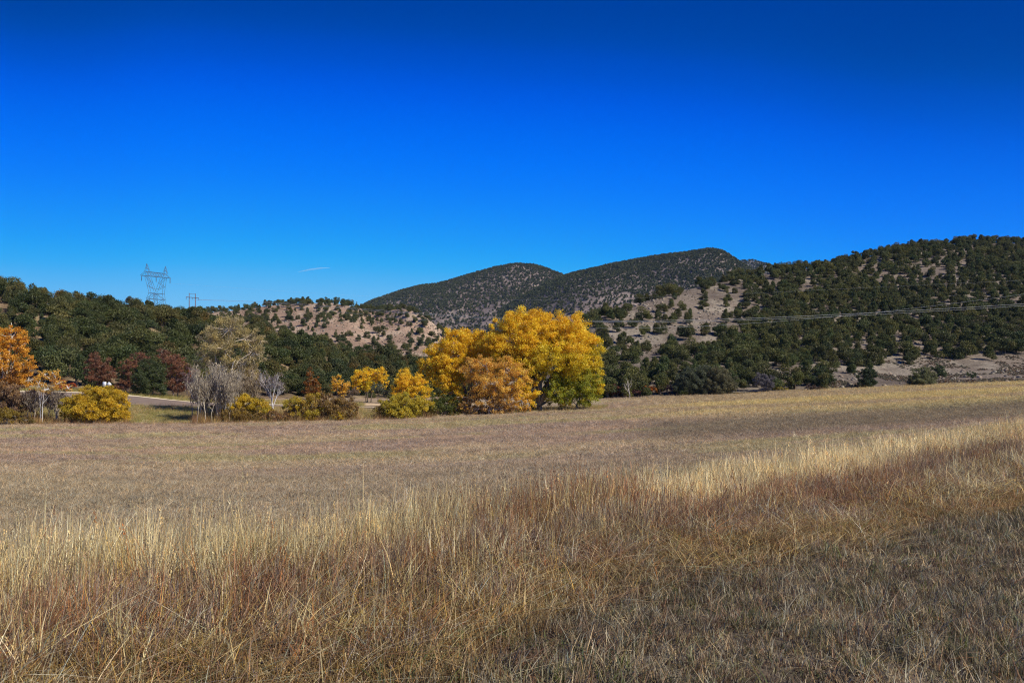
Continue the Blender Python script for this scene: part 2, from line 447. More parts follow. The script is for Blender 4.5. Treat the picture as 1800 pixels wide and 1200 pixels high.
hillC = Hill('hill', {
 960: [(190, 690), (210, 660), (235, 635), (260, 612), (320, 625)],
 1040: [(160, 706), (185, 655), (215, 606), (250, 562), (300, 580)], 1150: [(156, 703), (190, 640), (235, 578), (285, 523), (350, 545)],
 1300: [(157, 691), (200, 630), (265, 550), (330, 484), (420, 505)], 1450: [(157, 687), (205, 622), (280, 540), (360, 464), (460, 485)],
 1600: [(157, 681), (200, 640), (290, 525), (400, 434), (520, 455)], 1720: [(157, 676), (200, 640), (295, 518), (415, 421), (540, 440)],
 1800: [(157, 673), (200, 637), (300, 512), (420, 425), (560, 445)], 2200: [(160, 668), (205, 632), (310, 510), (430, 440), (560, 460)],
 2900: [(165, 664), (210, 632), (320, 520), (440, 470), (560, 490)]},
 420, 130, 5.0, 71, .018, M_HILL, soil((115, 103, 92), (102, 91, 81), (140, 130, 116), .04, 13))
def B(c, b=652, d=420): return [(280, b + 4), (320, b - (b - c) * .35), (365, b - (b - c) * .72), (d, c), (d + 90, c + 18)]
hillB = Hill('red_hill', {60: B(556), 200: B(552), 300: B(545), 380: B(545), 440: B(540), 520: B(531), 580: B(527), 615: B(533), 650: B(545, d=440),
 680: B(543), 715: B(540, d=390), 750: B(554, d=380), 790: B(590, d=370), 850: B(622, d=360), 930: B(646, d=350)},
 300, 100, 6.0, 81, .02, M_HILL, soil((150, 126, 108), (140, 117, 100), (166, 147, 128), .035, 23))
def Mt(c, d, b=672, d0=750): return [(d0, b), (d0 + (d - d0) * .35, b - (b - c) * .30), (d0 + (d - d0) * .7, b - (b - c) * .72), (d, c), (d + 300, c + 15)]
mtD = Hill('mountain', {430: Mt(620, 1700), 560: Mt(578, 1800), 620: Mt(545, 1850), 650: Mt(530, 1900), 700: Mt(513, 1900), 740: Mt(503, 1900), 770: Mt(501, 1900), 830: Mt(481, 1950),
 870: Mt(467, 1950), 905: Mt(459, 1950), 940: Mt(462, 1950), 985: Mt(479, 1950), 1040: Mt(512, 1950), 1120: Mt(560, 1950), 1300: Mt(620, 1950)},
 280, 110, 45, 91, .0035, M_MOUNT, soil((122, 107, 100), (108, 96, 90), (140, 126, 116), .006, 33))
mtE = Hill('mountain', {700: Mt(640, 1400), 790: Mt(600, 1450), 860: Mt(552, 1500), 920: Mt(515, 1550), 985: Mt(482, 1550), 1010: Mt(473, 1550), 1080: Mt(458, 1550), 1160: Mt(448, 1550),
 1220: Mt(442, 1550), 1250: Mt(438, 1550), 1270: Mt(441, 1550), 1292: Mt(456, 1550), 1330: Mt(480, 1550), 1420: Mt(520, 1500), 1700: Mt(560, 1400)},
 280, 110, 40, 101, .004, M_MOUNT, soil((116, 103, 97), (102, 92, 88), (134, 121, 112), .006, 43))
mtF = Hill('mountain', {1150: Mt(500, 2500, 665, 1700), 1250: Mt(462, 2500, 665, 1700), 1290: Mt(458, 2500, 665, 1700), 1325: Mt(455, 2500, 665, 1700), 1360: Mt(464, 2500, 665, 1700), 1450: Mt(490, 2500, 665, 1700), 1600: Mt(560, 2500, 665, 1700)},
 90, 60, 30, 111, .004, M_MOUNT, soil((96, 92, 90), (86, 84, 86), (110, 104, 100), .006, 53))
mtE.obj['tall'] = 1; del mtE.obj['tall']

# thin blue air between here and the far mountains
g_ = np.array([[x, y, z] for z in (-16., 420.) for y in (-9300., 9300.) for x in (-9300., 9300.)])
mh, nth, outh = newmat('haze_air')
pv_ = nth.nodes.new('ShaderNodeVolumePrincipled'); pv_.inputs['Color'].default_value = (.38, .62, 1, 1)
pv_.inputs['Density'].default_value = 3.3e-5; pv_.inputs['Anisotropy'].default_value = 0
nth.links.new(pv_.outputs[0], outh.inputs['Volume'])
tag(ob('haze', mesh('haze', g_, [[0, 2, 3, 1], [4, 5, 7, 6], [0, 1, 5, 4], [2, 6, 7, 3], [0, 4, 6, 2], [1, 3, 7, 5]], mh)), kind='stuff')

# ------------------------------------------------------------------ road on the left
def ribbon(name, u0, u1, near, far, lift, mat, col, nu=240, nv=14):
    u, s = np.meshgrid(np.linspace(u0, u1, nu), np.linspace(0, 1, nv))
    d = near(u) * (1 - s) + far(u) * s
    X = (u - PX0) / F * d
    Z = zG(X, d) + lift
    P = np.stack([X, d, Z], -1).reshape(-1, 3)
    i = np.arange(nv - 1)[:, None] * nu; j = np.arange(nu - 1)[None]
    Q = np.stack([i + j, i + j + 1, i + nu + j + 1, i + nu + j], -1).reshape(-1, 4)
    n = fbm(P[:, 0] * .8, P[:, 1] * .8, 77, 3)[:, None]
    return tag(ob(name, mesh(name, P, Q, mat, col * (.85 + .3 * n), True)), kind='structure')
rn = lambda u: np.interp(u, [-400, 0, 240, 340, 520, 700], [113.5, 113.5, 113.5, 113.8, 117, 122])
rf = lambda u: np.interp(u, [-400, 0, 240, 340, 520, 700], [124, 124.5, 124, 121, 120.5, 124])
ribbon('road', -400, 660, rn, rf, .07, M_ROAD, lin(128, 112, 102))
ribbon('road_shoulder', -400, 660, lambda u: rf(u) - .05, lambda u: rf(u) + 1.0, .09, M_ROAD, lin(225, 208, 175), nv=5)
ribbon('dirt_path', 420, 860, lambda u: np.interp(u, [420, 600, 860], [124, 127, 135]), lambda u: np.interp(u, [420, 600, 860], [131, 137, 142]), .06, M_ROAD, lin(190, 166, 134), nu=120)
# contrail high in the sky
g = Geo()
cp = at(np.linspace(524, 580, 24), np.interp(np.linspace(0, 1, 24), [0, .4, .75, 1], [478, 473.5, 471, 471]), 6000)
tube(g, cp, 5.5 * np.sin(np.linspace(.08, 3.06, 24)) ** .7, (1, 1, 1), 6)
mc, nt_, out_ = newmat('ice_cloud')
d_ = nt_.nodes.new('ShaderNodeBsdfDiffuse'); d_.inputs[0].default_value = (.9, .9, .9, 1)
t_ = nt_.nodes.new('ShaderNodeBsdfTransparent'); x_ = nt_.nodes.new('ShaderNodeMixShader'); x_.inputs[0].default_value = .87
nt_.links.new(d_.outputs[0], x_.inputs[1]); nt_.links.new(t_.outputs[0], x_.inputs[2]); nt_.links.new(x_.outputs[0], out_.inputs[0])
tag(ob('contrail', g.mesh('contrail', mc, True)), kind='structure')

# ------------------------------------------------------------------ scatter (geometry nodes instances, for stuff only)
def scatter(name, P, rot, scl, idx, tint, sources):
    me = bpy.data.meshes.new(name)
    n = len(P)
    me.vertices.add(n); me.vertices.foreach_set('co', np.ascontiguousarray(P, np.float32).ravel())
    for nm, typ, arr, key in (('rot', 'FLOAT_VECTOR', rot, 'vector'), ('scl', 'FLOAT_VECTOR', scl, 'vector'), ('idx', 'INT', idx, 'value')):
        a = me.attributes.new(nm, typ, 'POINT')
        a.data.foreach_set(key, np.ascontiguousarray(arr, np.int32 if typ == 'INT' else np.float32).ravel())
    a = me.attributes.new('tint', 'FLOAT_COLOR', 'POINT')
    c = np.ones((n, 4), np.float32); c[:, :3] = tint; a.data.foreach_set('color', c.ravel())
    coll = bpy.data.collections.new(name + '_pieces')
    for k, m in enumerate(sources):
        o = bpy.data.objects.new('%s_piece_%02d' % (name, k), m); coll.objects.link(o)
    o = ob(name, me)
    ng = bpy.data.node_groups.new(name + '_scatter', 'GeometryNodeTree')
    ng.interface.new_socket('Geometry', in_out='INPUT', socket_type='NodeSocketGeometry')
    ng.interface.new_socket('Geometry', in_out='OUTPUT', socket_type='NodeSocketGeometry')
    gi = ng.nodes.new('NodeGroupInput'); go = ng.nodes.new('NodeGroupOutput')
    iop = ng.nodes.new('GeometryNodeInstanceOnPoints')
    ci = ng.nodes.new('GeometryNodeCollectionInfo'); ci.inputs['Collection'].default_value = coll
    ci.inputs['Separate Children'].default_value = True; ci.inputs['Reset Children'].default_value = True
    def na(nm, t):
        x = ng.nodes.new('GeometryNodeInputNamedAttribute'); x.data_type = t; x.inputs['Name'].default_value = nm
        return x.outputs['Attribute']
    e2r = ng.nodes.new('FunctionNodeEulerToRotation')
    lk = ng.links.new
    lk(gi.outputs[0], iop.inputs['Points']); lk(ci.outputs[0], iop.inputs['Instance'])
    iop.inputs['Pick Instance'].default_value = True
    lk(na('idx', 'INT'), iop.inputs['Instance Index'])
    lk(na('rot', 'FLOAT_VECTOR'), e2r.inputs[0]); lk(e2r.outputs[0], iop.inputs['Rotation'])
    lk(na('scl', 'FLOAT_VECTOR'), iop.inputs['Scale'])
    lk(iop.outputs[0], go.inputs[0])
    md = o.modifiers.new('scatter', 'NODES'); md.node_group = ng
    return tag(o, kind='stuff')

# ------------------------------------------------------------------ conifers on the hills
def juniper_mesh(seed, nleaf=900, style=0, leaf=.075):
    r = np.random.default_rng(seed)
    g = Geo()
    nl = r.integers(7, 11) if style == 0 else r.integers(8, 12)
    cols = np.array([lin(84, 88, 48), lin(95, 95, 52), lin(73, 82, 46)])
    lobes = []
    for k in range(nl):
        a = r.uniform(0, 2 * np.pi)
        if style == 0:                      # rounded juniper, foliage to the ground
            z = r.uniform(.18, .80); rad = .33 * math.sqrt(max(0, 1 - ((z - .42) / .55) ** 2)) * r.uniform(.55, 1.05); lr = r.uniform(.16, .25)
        else:                               # pinyon: taller, a little conical
            z = r.uniform(.15, .86); rad = .30 * (1.02 - z) * r.uniform(.5, 1.1) + .02; lr = r.uniform(.13, .22) * (1.2 - .5 * z)
        lobes.append((rad * math.cos(a), rad * math.sin(a), z, lr))
    lobes.append((0, 0, .45, .27))
    per = nleaf // len(lobes)
    for (x, y, z, lr) in lobes:
        d = r.normal(size=(per, 3)); d /= np.linalg.norm(d, axis=1, keepdims=True)
        d[:, 2] = np.where(d[:, 2] < -.5, d[:, 2] * .6, d[:, 2])
        rr_ = lr * (.62 + .45 * r.random(per))[:, None] * (1 + .25 * np.sin(d[:, :1] * 9 + x * 30) * np.cos(d[:, 1:2] * 8))
        C = np.array([x, y, z]) + d * rr_ * np.array([1, 1, .85])
        C[:, 2] = np.maximum(C[:, 2], .03)
        b = cols[r.integers(3)] * r.uniform(.88, 1.15)
        leaves(g, C, leaf * r.uniform(.7, 1.3, per), b * r.uniform(.8, 1.22, (per, 1)), 1.3, r, .3)
    return g.mesh('crown', M_CONIFER)
def trunk_mesh(seed, mat, h=.45):
    r = np.random.default_rng(seed); g = Geo()
    c = lin(110, 92, 76)
    for k in range(r.integers(1, 4)):
        a = r.uniform(0, 6.28); e = r.uniform(.05, .16)
        P = [(0, 0, -.12), (.02 * math.cos(a), .02 * math.sin(a), .05), (e * .6 * math.cos(a), e * .6 * math.sin(a), h * .5), (e * math.cos(a), e * math.sin(a), h)]
        tube(g, P, [.05, .04, .03, .012], c, 6)
    return g.mesh('trunk', mat, True)
JUN = [juniper_mesh(200 + k, 6800, 0, .0262) for k in range(8)] + [juniper_mesh(300 + k, 6400, 1, .0255) for k in range(6)]
TRK = [trunk_mesh(400 + k, M_BARK) for k in range(4)]
def darts(hill, n, u0, u1, t0, t1, mind, densf, r, tpow=1.0):
    """trees standing on a hill: rejection by density, then by spacing on the ground"""
    u = r.uniform(u0, u1, n); t = t0 + (t1 - t0) * r.random(n) ** tpow
    P = hill.P(u, t)
    px, row = proj(P)
    grid, out = {}, []
    ms = mind if callable(mind) else (lambda k: mind)
    md = mind
    for k in range(len(P)):
        cx, cy = int(P[k, 0] // md), int(P[k, 1] // md)
        ok = True
        for a in (-1, 0, 1):
            for b in (-1, 0, 1):
                for q in grid.get((cx + a, cy + b), ()):
                    if (P[q, 0] - P[k, 0]) ** 2 + (P[q, 1] - P[k, 1]) ** 2 < md * md:
                        ok = False; break
                if not ok: break
            if not ok: break
        if ok:
            grid.setdefault((cx, cy), []).append(k); out.append(k)
    out = np.array(out, int)
    out = out[r.random(len(out)) < densf(px[out], row[out], P[out])]
    return P[out], px[out], row[out], t[out]
def blobs(px, row, L_):
    s = np.zeros_like(px)
    for (cx, cy, rx, ry, k) in L_:
        s = np.maximum(s, k * np.exp(-((((px - cx) / rx) ** 2 + ((row - cy) / ry) ** 2) ** 1.5)))
    return s
r1 = np.random.default_rng(11)
bareC = [(1255, 555, 85, 52, .80), (1140, 548, 85, 34, .84), (1175, 610, 95, 32, .78), (1255, 500, 85, 28, .72), (1330, 500, 50, 30, .6), (1100, 600, 50, 30, .72), (1100, 650, 30, 14, .5),
         (1680, 424, 50, 9, .6), (1640, 478, 26, 9, .8), (1385, 663, 36, 18, 1.0), (1480, 668, 40, 12, .8), (1470, 622, 22, 10, .7), (1560, 658, 60, 16, .8), (1700, 652, 170, 22, 1.0), (1790, 640, 90, 14, 1.0),
         (1420, 500, 20, 25, .5), (1540, 440, 15, 8, .5), (1600, 668, 100, 10, 1.0), (1680, 660, 230, 16, 1.0), (1800, 650, 120, 20, 1.0)]
def densC(px, row, P):
    bench = (px > 1470) & (row > np.interp(px, [1470, 1560, 1640, 1720, 1800, 2200], [667, 656, 647, 641, 637, 635]))
    return ~bench * np.clip((.95 - blobs(px, row, bareC)) * (.92 + .4 * smooth(.34, .55, fbm(P[:, 0] * .05, P[:, 1] * .05, 61, 3))), 0, 1)
PC = darts(hillC, 30000, 985, 2150, .01, .80, 3.3, densC, r1)
def densA(px, row, P): return np.clip(1.0 - blobs(px, row, [(250, 700, 80, 12, 1)]), 0, 1)
PA = darts(hillA, 9000, -160, 830, .05, .82, 4.0, densA, r1)
def densB(px, row, P):
    k = .46 + .35 * smooth(.45, .6, fbm(P[:, 0] * .04, P[:, 1] * .04, 71, 3)) + .5 * (row < np.interp(px, [300, 440, 520, 600, 650, 720, 800], [545, 545, 532, 534, 550, 552, 600]) + 6)
    return np.clip(k + .4 * (px > 640) * (row < 570) + .5 * (px < 470) * (px > 400) * (row > 545), 0, 1)
PB = darts(hillB, 16000, 130, 900, .04, .80, 3.9, densB, r1)
def pack(PT, hlo, hhi, hill, seed, tints):
    r = np.random.default_rng(seed); P = PT[0]; n = len(P)
    h = r.uniform(hlo, hhi, n) * np.where(r.random(n) < .25, .72, 1)
    v = r.integers(0, 14, n)
    w = h * r.uniform(.72, 1.22, n) * np.where(v >= 8, .95, 1.05)
    tint = np.array(tints)[r.integers(0, len(tints), n)] * r.uniform(.75, 1.2, (n, 1))
    return dict(P=P, h=h, w=w, v=v, rz=r.uniform(0, 6.28, n), tint=tint, px=PT[1], row=PT[2], t=PT[3], hill=np.full(n, hill), tc=np.full(n, .75))
tC = [(1.0, 1.0, .85), (.95, .9, .82), (.75, .85, .75), (1.05, 1.0, .8), (.85, .82, .85), (1.0, .9, .72), (1.2, 1.08, .95)]
tA = [(.95, .95, .85), (.7, .78, .68), (1.15, 1.05, 1.1), (1.2, .98, .75), (.85, .92, 1.0), (.58, .66, .54), (1.3, 1.1, 1.05), (1.5, .95, .8), (.9, .95, .8), (.75, .8, .65)]
tA = [tuple(np.array(t_) * .80) for t_ in tA]
packs = [pack(PC, 3.7, 5.8, 'C', 1, tC), pack(PA, 4.8, 7.4, 'A', 2, tA), pack(PB, 2.7, 4.6, 'B', 3, [(.85, .85, .95), (.75, .8, .95), (.95, .88, .8)])]
ALL = {k: np.concatenate([p[k] for p in packs]) for k in packs[0]}
ALL['P'][:, 2] -= .12 * ALL['h']
size = ALL['h'] * ALL['w'] / ALL['P'][:, 1] ** 2
inview = (ALL['px'] > -10) & (ALL['px'] < 1810) & (ALL['t'] < .765)
# hidden by the big cottonwoods: do not spend single trees there
hid = ((ALL['px'] > 750) & (ALL['px'] < 1040) & (ALL['row'] > 570)) | ((ALL['px'] > 340) & (ALL['px'] < 460) & (ALL['row'] > 640))
score = np.where(inview & ~hid, size, 0)
big = np.argsort(-score)[:285]
isbig = np.zeros(len(size), bool); isbig[big] = True
def hill_place(px, row, hill):
    if hill == 'A':
        xs = [(62, 'above the orange cottonwood at the frame edge'), (135, 'above the small red shrubs by the road'), (225, 'above the two road signs'), (325, 'below the lattice tower'), (400, 'behind the bare olive tree left half'), (470, 'behind the bare olive tree right half'), (535, 'between bare olive tree and rust cone tree'), (620, 'above the small gold cottonwood row left end'), (700, 'above the small gold cottonwood row right end'), (9999, 'behind the big gold cottonwoods')]
        hs = 'left wooded hillside'; c0 = np.interp(px, [0, 100, 250, 340, 480, 600, 700], [516, 541, 557, 570, 596, 628, 642]); b0 = 700
    elif hill == 'C':
        xs = [(1085, 'just right of big cottonwoods'), (1160, 'above the red scrub'), (1230, 'above the dark willow thicket'), (1300, 'above the olive willow thicket'), (1370, 'above the grey leafless shrub'), (1440, 'above the brown sage mound'), (1505, 'above the roadside green juniper pair'), (1580, 'above the dark round juniper'), (1660, 'above the pale round juniper'), (1730, 'above the lone sage bench shrub'), (9999, 'by the right frame edge')]
        hs = 'right hill'; c0 = np.interp(px, [1040, 1150, 1300, 1450, 1600, 1720, 1800], [562, 523, 484, 464, 434, 421, 425]); b0 = 690
    else:
        xs = [(380, 'behind the wooden line poles'), (470, 'above the bare olive tree'), (560, 'left of the red summit'), (640, 'right of the red summit'), (9999, 'on its right shoulder')]
        hs = 'red hill'; c0 = 535; b0 = 640
    fr = (b0 - row) / (b0 - c0)
    ys = 'foot' if fr < .15 else 'lower slope' if fr < .38 else 'middle slope' if fr < .62 else 'upper slope' if fr < .85 else 'skyline'
    for lim, s in xs:
        if px < lim: return hs, ys, s
bins = {}
for k in big:
    bins.setdefault(hill_place(ALL['px'][k], ALL['row'][k], ALL['hill'][k]), []).append(k)
def ranks(ks):
    """one distinguishing word per tree of a bin"""
    ks = list(ks); out = {}
    steps = [('largest', lambda k: -ALL['h'][k] * ALL['w'][k] / ALL['P'][k, 1] ** 2), ('leftmost', lambda k: ALL['px'][k]), ('rightmost', lambda k: -ALL['px'][k]),
             ('highest', lambda k: ALL['row'][k]), ('lowest', lambda k: -ALL['row'][k])]
    if len(ks) == 1: return {ks[0]: ''}
    px_sorted = sorted(ks, key=lambda k: ALL['px'][k])
    if len(ks) == 2: return {px_sorted[0]: 'left', px_sorted[1]: 'right'}
    words = ['leftmost', 'second-from-left', 'third-from-left', 'fourth-from-left', 'fifth-from-left', 'sixth-from-left', 'seventh-from-left', 'eighth-from-left', 'ninth-from-left', 'tenth-from-left']
    n = len(ks)
    for q, k in enumerate(px_sorted):
        if q == n - 1: out[k] = 'rightmost'
        elif q == n - 2 and n > 3: out[k] = 'second-from-right'
        elif q == n - 3 and n > 6: out[k] = 'third-from-right'
        elif q < len(words): out[k] = words[q]
        else: out[k] = 'middle'
    return out
for (hs, ys, s), ks in bins.items():
    rk = ranks(ks)
    for k in ks:
        pin = ALL['v'][k] >= 8
        e = empty('pinyon_pine' if pin else 'juniper_tree', ALL['P'][k])
        e.rotation_euler = (0, 0, ALL['rz'][k]); e.scale = (ALL['w'][k], ALL['w'][k], ALL['h'][k])
        w = rk[k]
        tag(e, '%s%s, %s, %s' % ((w + ' ') if w else '', 'dark evergreen', hs + ' ' + ys, s), 'tree', 'evergreens on the %s' % hs)
        c = ob('crown', JUN[ALL['v'][k]], e); c['tint'] = [float(x) for x in ALL['tint'][k]]
        ob('trunk', TRK[ALL['v'][k] % 4], e)
q = ~isbig
z3 = np.zeros(q.sum())
scatter('evergreen_woodland', ALL['P'][q], np.stack([z3, z3, ALL['rz'][q]], -1), np.stack([ALL['w'][q], ALL['w'][q], ALL['h'][q]], -1), ALL['v'][q], ALL['tint'][q], JUN)
# far mountains: a wood that reads as dots
JS = [juniper_mesh(500 + k, 90, k % 2, .22) for k in range(6)]
r2 = np.random.default_rng(12)
FP, FS, FT = [], [], []
for hl, n, u0, u1, fr, tv in ((mtD, 34000, 560, 1150, .46, .8), (mtE, 42000, 760, 1500, .58, .75), (mtF, 6000, 1200, 1500, .8, .75)):
    u = r2.uniform(u0, u1, n * 2); t = r2.random(n * 2) * .78
    P = hl.P(u, t); nn = fbm(P[:, 0] * .006, P[:, 1] * .003, 91, 4)
    px, row = proj(P)
    edge = smooth(.62, .74, t)
    k = r2.random(n * 2) < np.clip(fr * .52 + 1.0 * (nn - .5) + .3 * edge, .14, .9)
    P = P[k]; FP.append(P)
    h = r2.uniform(2.9, 5.6, len(P)) * (P[:, 1] / 1500) ** .4
    FS.append(np.stack([h * 1.1, h * 1.1, h], -1)); FT.append(np.array([.76, .74, .82]) * r2.uniform(.7, 1.15, (len(P), 1)))
FP = np.concatenate(FP); FS = np.concatenate(FS); FT = np.concatenate(FT); n = len(FP)
scatter('mountain_woodland', FP, np.stack([np.zeros(n), np.zeros(n), r2.uniform(0, 6.28, n)], -1), FS, r2.integers(0, 6, n), FT, JS)

# ------------------------------------------------------------------ leafy trees and bushes, each shaped lobe by lobe
def ground_at(px, d):
    X = (px - PX0) / F * d
    return np.array([X, d, float(zG(np.array([X]), np.array([d]))[0])])
def leafy(name, label, cat, px, d, lobes, cols, leaf=.17, dens=1.0, elong=1.5, stems=1, r0=.25, bark=(120, 110, 98), seed=0, group=None, upright=.1, base=None, twigs=8, clump=.29, trunk_name='trunk', fill=.0, trans=None):
    """lobes: (px, row, rx, ry, depth offset, colour index) in frame pixels at the tree's depth"""
    r = np.random.default_rng(1000 + seed); leaf *= .58
    b = ground_at(px, d) if base is None else np.asarray(base, float)
    m = d / F
    g = Geo(); t = Geo()
    cols = [np.array([lin(*c) for c in cc]) for cc in cols]
    bk = lin(*bark)
    cen = []
    for (lx, ly, rx, ry, dy, ci) in lobes:
        c = at(lx, ly, d)[()] - b; c[1] += dy
        R3 = np.array([rx * m, rx * m * .85, ry * m]); Rm = R3.mean()
        cen.append(c)
        nc = max(6, int(40 * dens * (Rm / 1.5) ** 1.1))
        dr = r.normal(size=(nc, 3)); dr /= np.linalg.norm(dr, axis=1, keepdims=True)
        cc = c + dr * R3 * (.30 + .80 * r.random((nc, 1)) ** .7)
        cc[:, 2] = np.maximum(cc[:, 2], .12)
        rcl = clump * Rm * r.uniform(.65, 1.25, nc)
        per = max(10, int(60 * dens * (Rm * clump / .52) ** 1.7 * (.17 / leaf) ** 1.6 * .80))
        cid = np.repeat(np.arange(nc), per); N = len(cid)
        dl = r.normal(size=(N, 3)); dl /= np.linalg.norm(dl, axis=1, keepdims=True)
        C = cc[cid] + dl * (rcl[cid] * (.15 + .85 * r.random(N) + .45 * r.random(N) ** 5))[:, None] * np.array([1, 1, .8])
        C[:, 2] = np.maximum(C[:, 2], .03)
        pal = cols[ci]
        base_c = pal[r.integers(0, len(pal), nc)][cid]
        alt = pal[r.integers(0, len(pal), N)]
        col = (base_c * .55 + alt * .45) * (r.uniform(.82, 1.15, nc)[cid] * r.uniform(.8, 1.2, N))[:, None]
        leaves(g, C, leaf * r.uniform(.6, 1.35, N), np.clip(col, 0, .95), elong, r, upright)
        ks = r.permutation(nc)[:twigs]
        for kk in ks:
            mid = (c + cc[kk]) / 2 + r.normal(size=3) * .12 * Rm
            tube(t, [c, mid, cc[kk]], [.045 * Rm ** .5 + .01, .03 * Rm ** .5, .008], bk * r.uniform(.8, 1.2), 4)
    cen = np.array(cen)
    low = cen[:, 2].min()
    for s_ in range(stems):
        a = r.uniform(0, 6.28); off = np.array([math.cos(a), math.sin(a), 0]) * (0 if stems == 1 else r0 * 2.2 + .06 * (cen[:, 0].max() - cen[:, 0].min()) * r.random())
        mine = range(s_, len(cen), stems) if stems > 1 else range(len(cen))
        fork = np.array([0, 0, max(.4, low * .55)]) + off * 1.3
        rs = r0 * (1 if stems == 1 else .75)
        tube(t, [off + [0, 0, -.3], off, off * 1.1 + [0, 0, fork[2] * .5], fork], [rs * 1.35, rs * 1.15, rs * .9, rs * .8], bk, 8)
        for q_ in mine:
            c = cen[q_]
            m1_ = fork * .6 + c * .4 + np.array([0, 0, .12 * abs(c[2])]) + r.normal(size=3) * .15
            m2_ = fork * .25 + c * .75 + r.normal(size=3) * .12
            tube(t, [fork, m1_, m2_, c], [rs * .6, rs * .42, rs * .27, rs * .12], bk * r.uniform(.85, 1.15), 6)
    e = empty(name, b)
    tag(e, label, cat, group)
    ob('crown' if cat == 'tree' else 'foliage', g.mesh('crown', M_LEAF), e)
    ob(trunk_name if cat == 'tree' else 'stems', t.mesh('trunk', M_BARK, True), e)
    return e
GOLD = [(248, 208, 48), (244, 196, 38), (250, 216, 72), (236, 184, 42)]
GOLDG = [(232, 202, 46), (212, 190, 48), (242, 204, 46), (192, 178, 52)]
GRN = [(172, 168, 50), (152, 158, 52), (206, 184, 48), (136, 146, 46)]
ORG = [(234, 188, 86), (222, 172, 76), (240, 198, 92), (212, 162, 78)]
BRN = [(164, 130, 86), (148, 118, 86), (180, 142, 84)]
leafy('cottonwood_tree', 'tallest gold cottonwood with green lower limbs and dark trunk at the field edge', 'tree', 955, 108,
 [(925, 572, 38, 30, 0, 0), (888, 578, 24, 24, 2, 0), (958, 585, 24, 26, -1, 0), (1002, 578, 34, 32, 0, 0), (1018, 604, 30, 26, -1, 0), (968, 628, 34, 26, -3, 1), (905, 612, 38, 28, -1, 0), (872, 605, 26, 22, 0, 0),
  (1040, 618, 22, 26, 0, 1), (1005, 640, 34, 26, -2, 1), (936, 645, 24, 24, -3, 1), (1030, 655, 24, 20, 0, 2), (985, 668, 26, 18, -2, 2), (935, 690, 14, 22, -3, 0), (880, 640, 26, 20, 0, 0), (990, 600, 30, 30, 1, 1), (955, 606, 26, 26, 2, 1), (945, 665, 18, 16, 1, 2), (950, 560, 22, 16, 1, 0), (980, 598, 26, 24, -1, 0), (915, 635, 26, 22, -2, 0), (1040, 640, 20, 22, -1, 1), (1000, 618, 30, 24, -2, 0), (930, 600, 26, 24, -2, 0), (915, 690, 16, 18, -3, 0), (962, 690, 16, 14, 2, 2), (975, 702, 14, 12, 2, 2)],
 [GOLD, GOLDG, GRN], seed=1, r0=.55, stems=2, dens=1.15, leaf=.19, bark=(120, 108, 92), twigs=7)
leafy('cottonwood_tree', 'broad gold cottonwood forming the left shoulder of the big cluster', 'tree', 815, 112,
 [(800, 598, 28, 24, 0, 0), (830, 602, 28, 22, 1, 0), (772, 625, 28, 24, 0, 0), (755, 640, 20, 20, 0, 0), (795, 640, 26, 24, -1, 0), (852, 606, 28, 24, 0, 0), (862, 632, 26, 22, 0, 0), (780, 664, 22, 20, -1, 0), (822, 630, 26, 22, 1, 0), (795, 690, 22, 18, -2, 0), (765, 658, 20, 18, 0, 0), (800, 672, 26, 20, 0, 0), (812, 706, 18, 14, 0, 0), (780, 705, 16, 12, 1, 0)],
 [GOLD], seed=2, r0=.32, stems=2, dens=1.15, leaf=.18, bark=(110, 98, 84))
leafy('cottonwood_tree', 'dull orange young cottonwood thicket with grey stems in front of the gold trees', 'tree', 865, 102,
 [(828, 652, 22, 22, 0, 0), (855, 645, 26, 20, -.5, 0), (888, 650, 26, 22, 0, 0), (916, 658, 20, 24, 0, 1), (838, 676, 24, 22, 0, 0), (870, 676, 26, 22, -.8, 0), (905, 682, 24, 22, 0, 1), (825, 700, 18, 16, 0, 2), (855, 704, 24, 16, -.5, 2), (888, 706, 24, 16, 0, 2), (916, 704, 16, 16, 0, 1), (815, 716, 16, 9, 0, 2), (840, 718, 18, 8, 0, 2), (870, 719, 20, 8, -.4, 2), (900, 719, 18, 8, 0, 2), (925, 716, 12, 10, 0, 2), (870, 692, 26, 18, 0, 0), (845, 690, 20, 16, 0, 0), (900, 695, 20, 16, .5, 0)],
 [ORG, ORG + GOLD[:1], BRN + ORG[:2]], seed=3, r0=.10, stems=7, dens=.85, leaf=.15, bark=(168, 154, 140), twigs=10, elong=1.7)
leafy('cottonwood_tree', 'low green and yellow cottonwood at the right foot of the tall gold one', 'tree', 1020, 106,
 [(1005, 690, 22, 20, 0, 1), (1035, 672, 26, 22, 0, 1), (1048, 660, 18, 18, 1, 0), (1030, 696, 26, 14, 0, 1), (975, 690, 20, 18, -1, 1), (1052, 682, 14, 16, 0, 0), (990, 706, 14, 9, 0, 0)],
 [GOLDG, GRN], seed=4, r0=.14, stems=3, dens=1.2, leaf=.17)
leafy('willow_bush', 'yellow green willow in front of the left end of the gold cottonwood cluster', 'bush', 715, 101,
 [(690, 714, 24, 17, 0, 0), (714, 710, 28, 20, 0, 0), (740, 714, 24, 18, 0, 0), (674, 724, 16, 11, 0, 1), (705, 726, 30, 10, -.3, 0)],
 [[(204, 182, 56), (186, 168, 58), (220, 190, 54), (164, 154, 58)], [(166, 134, 78), (170, 150, 60)]], seed=5, r0=.06, stems=6, dens=1.2, leaf=.13, elong=2.2, upright=.6, twigs=5)
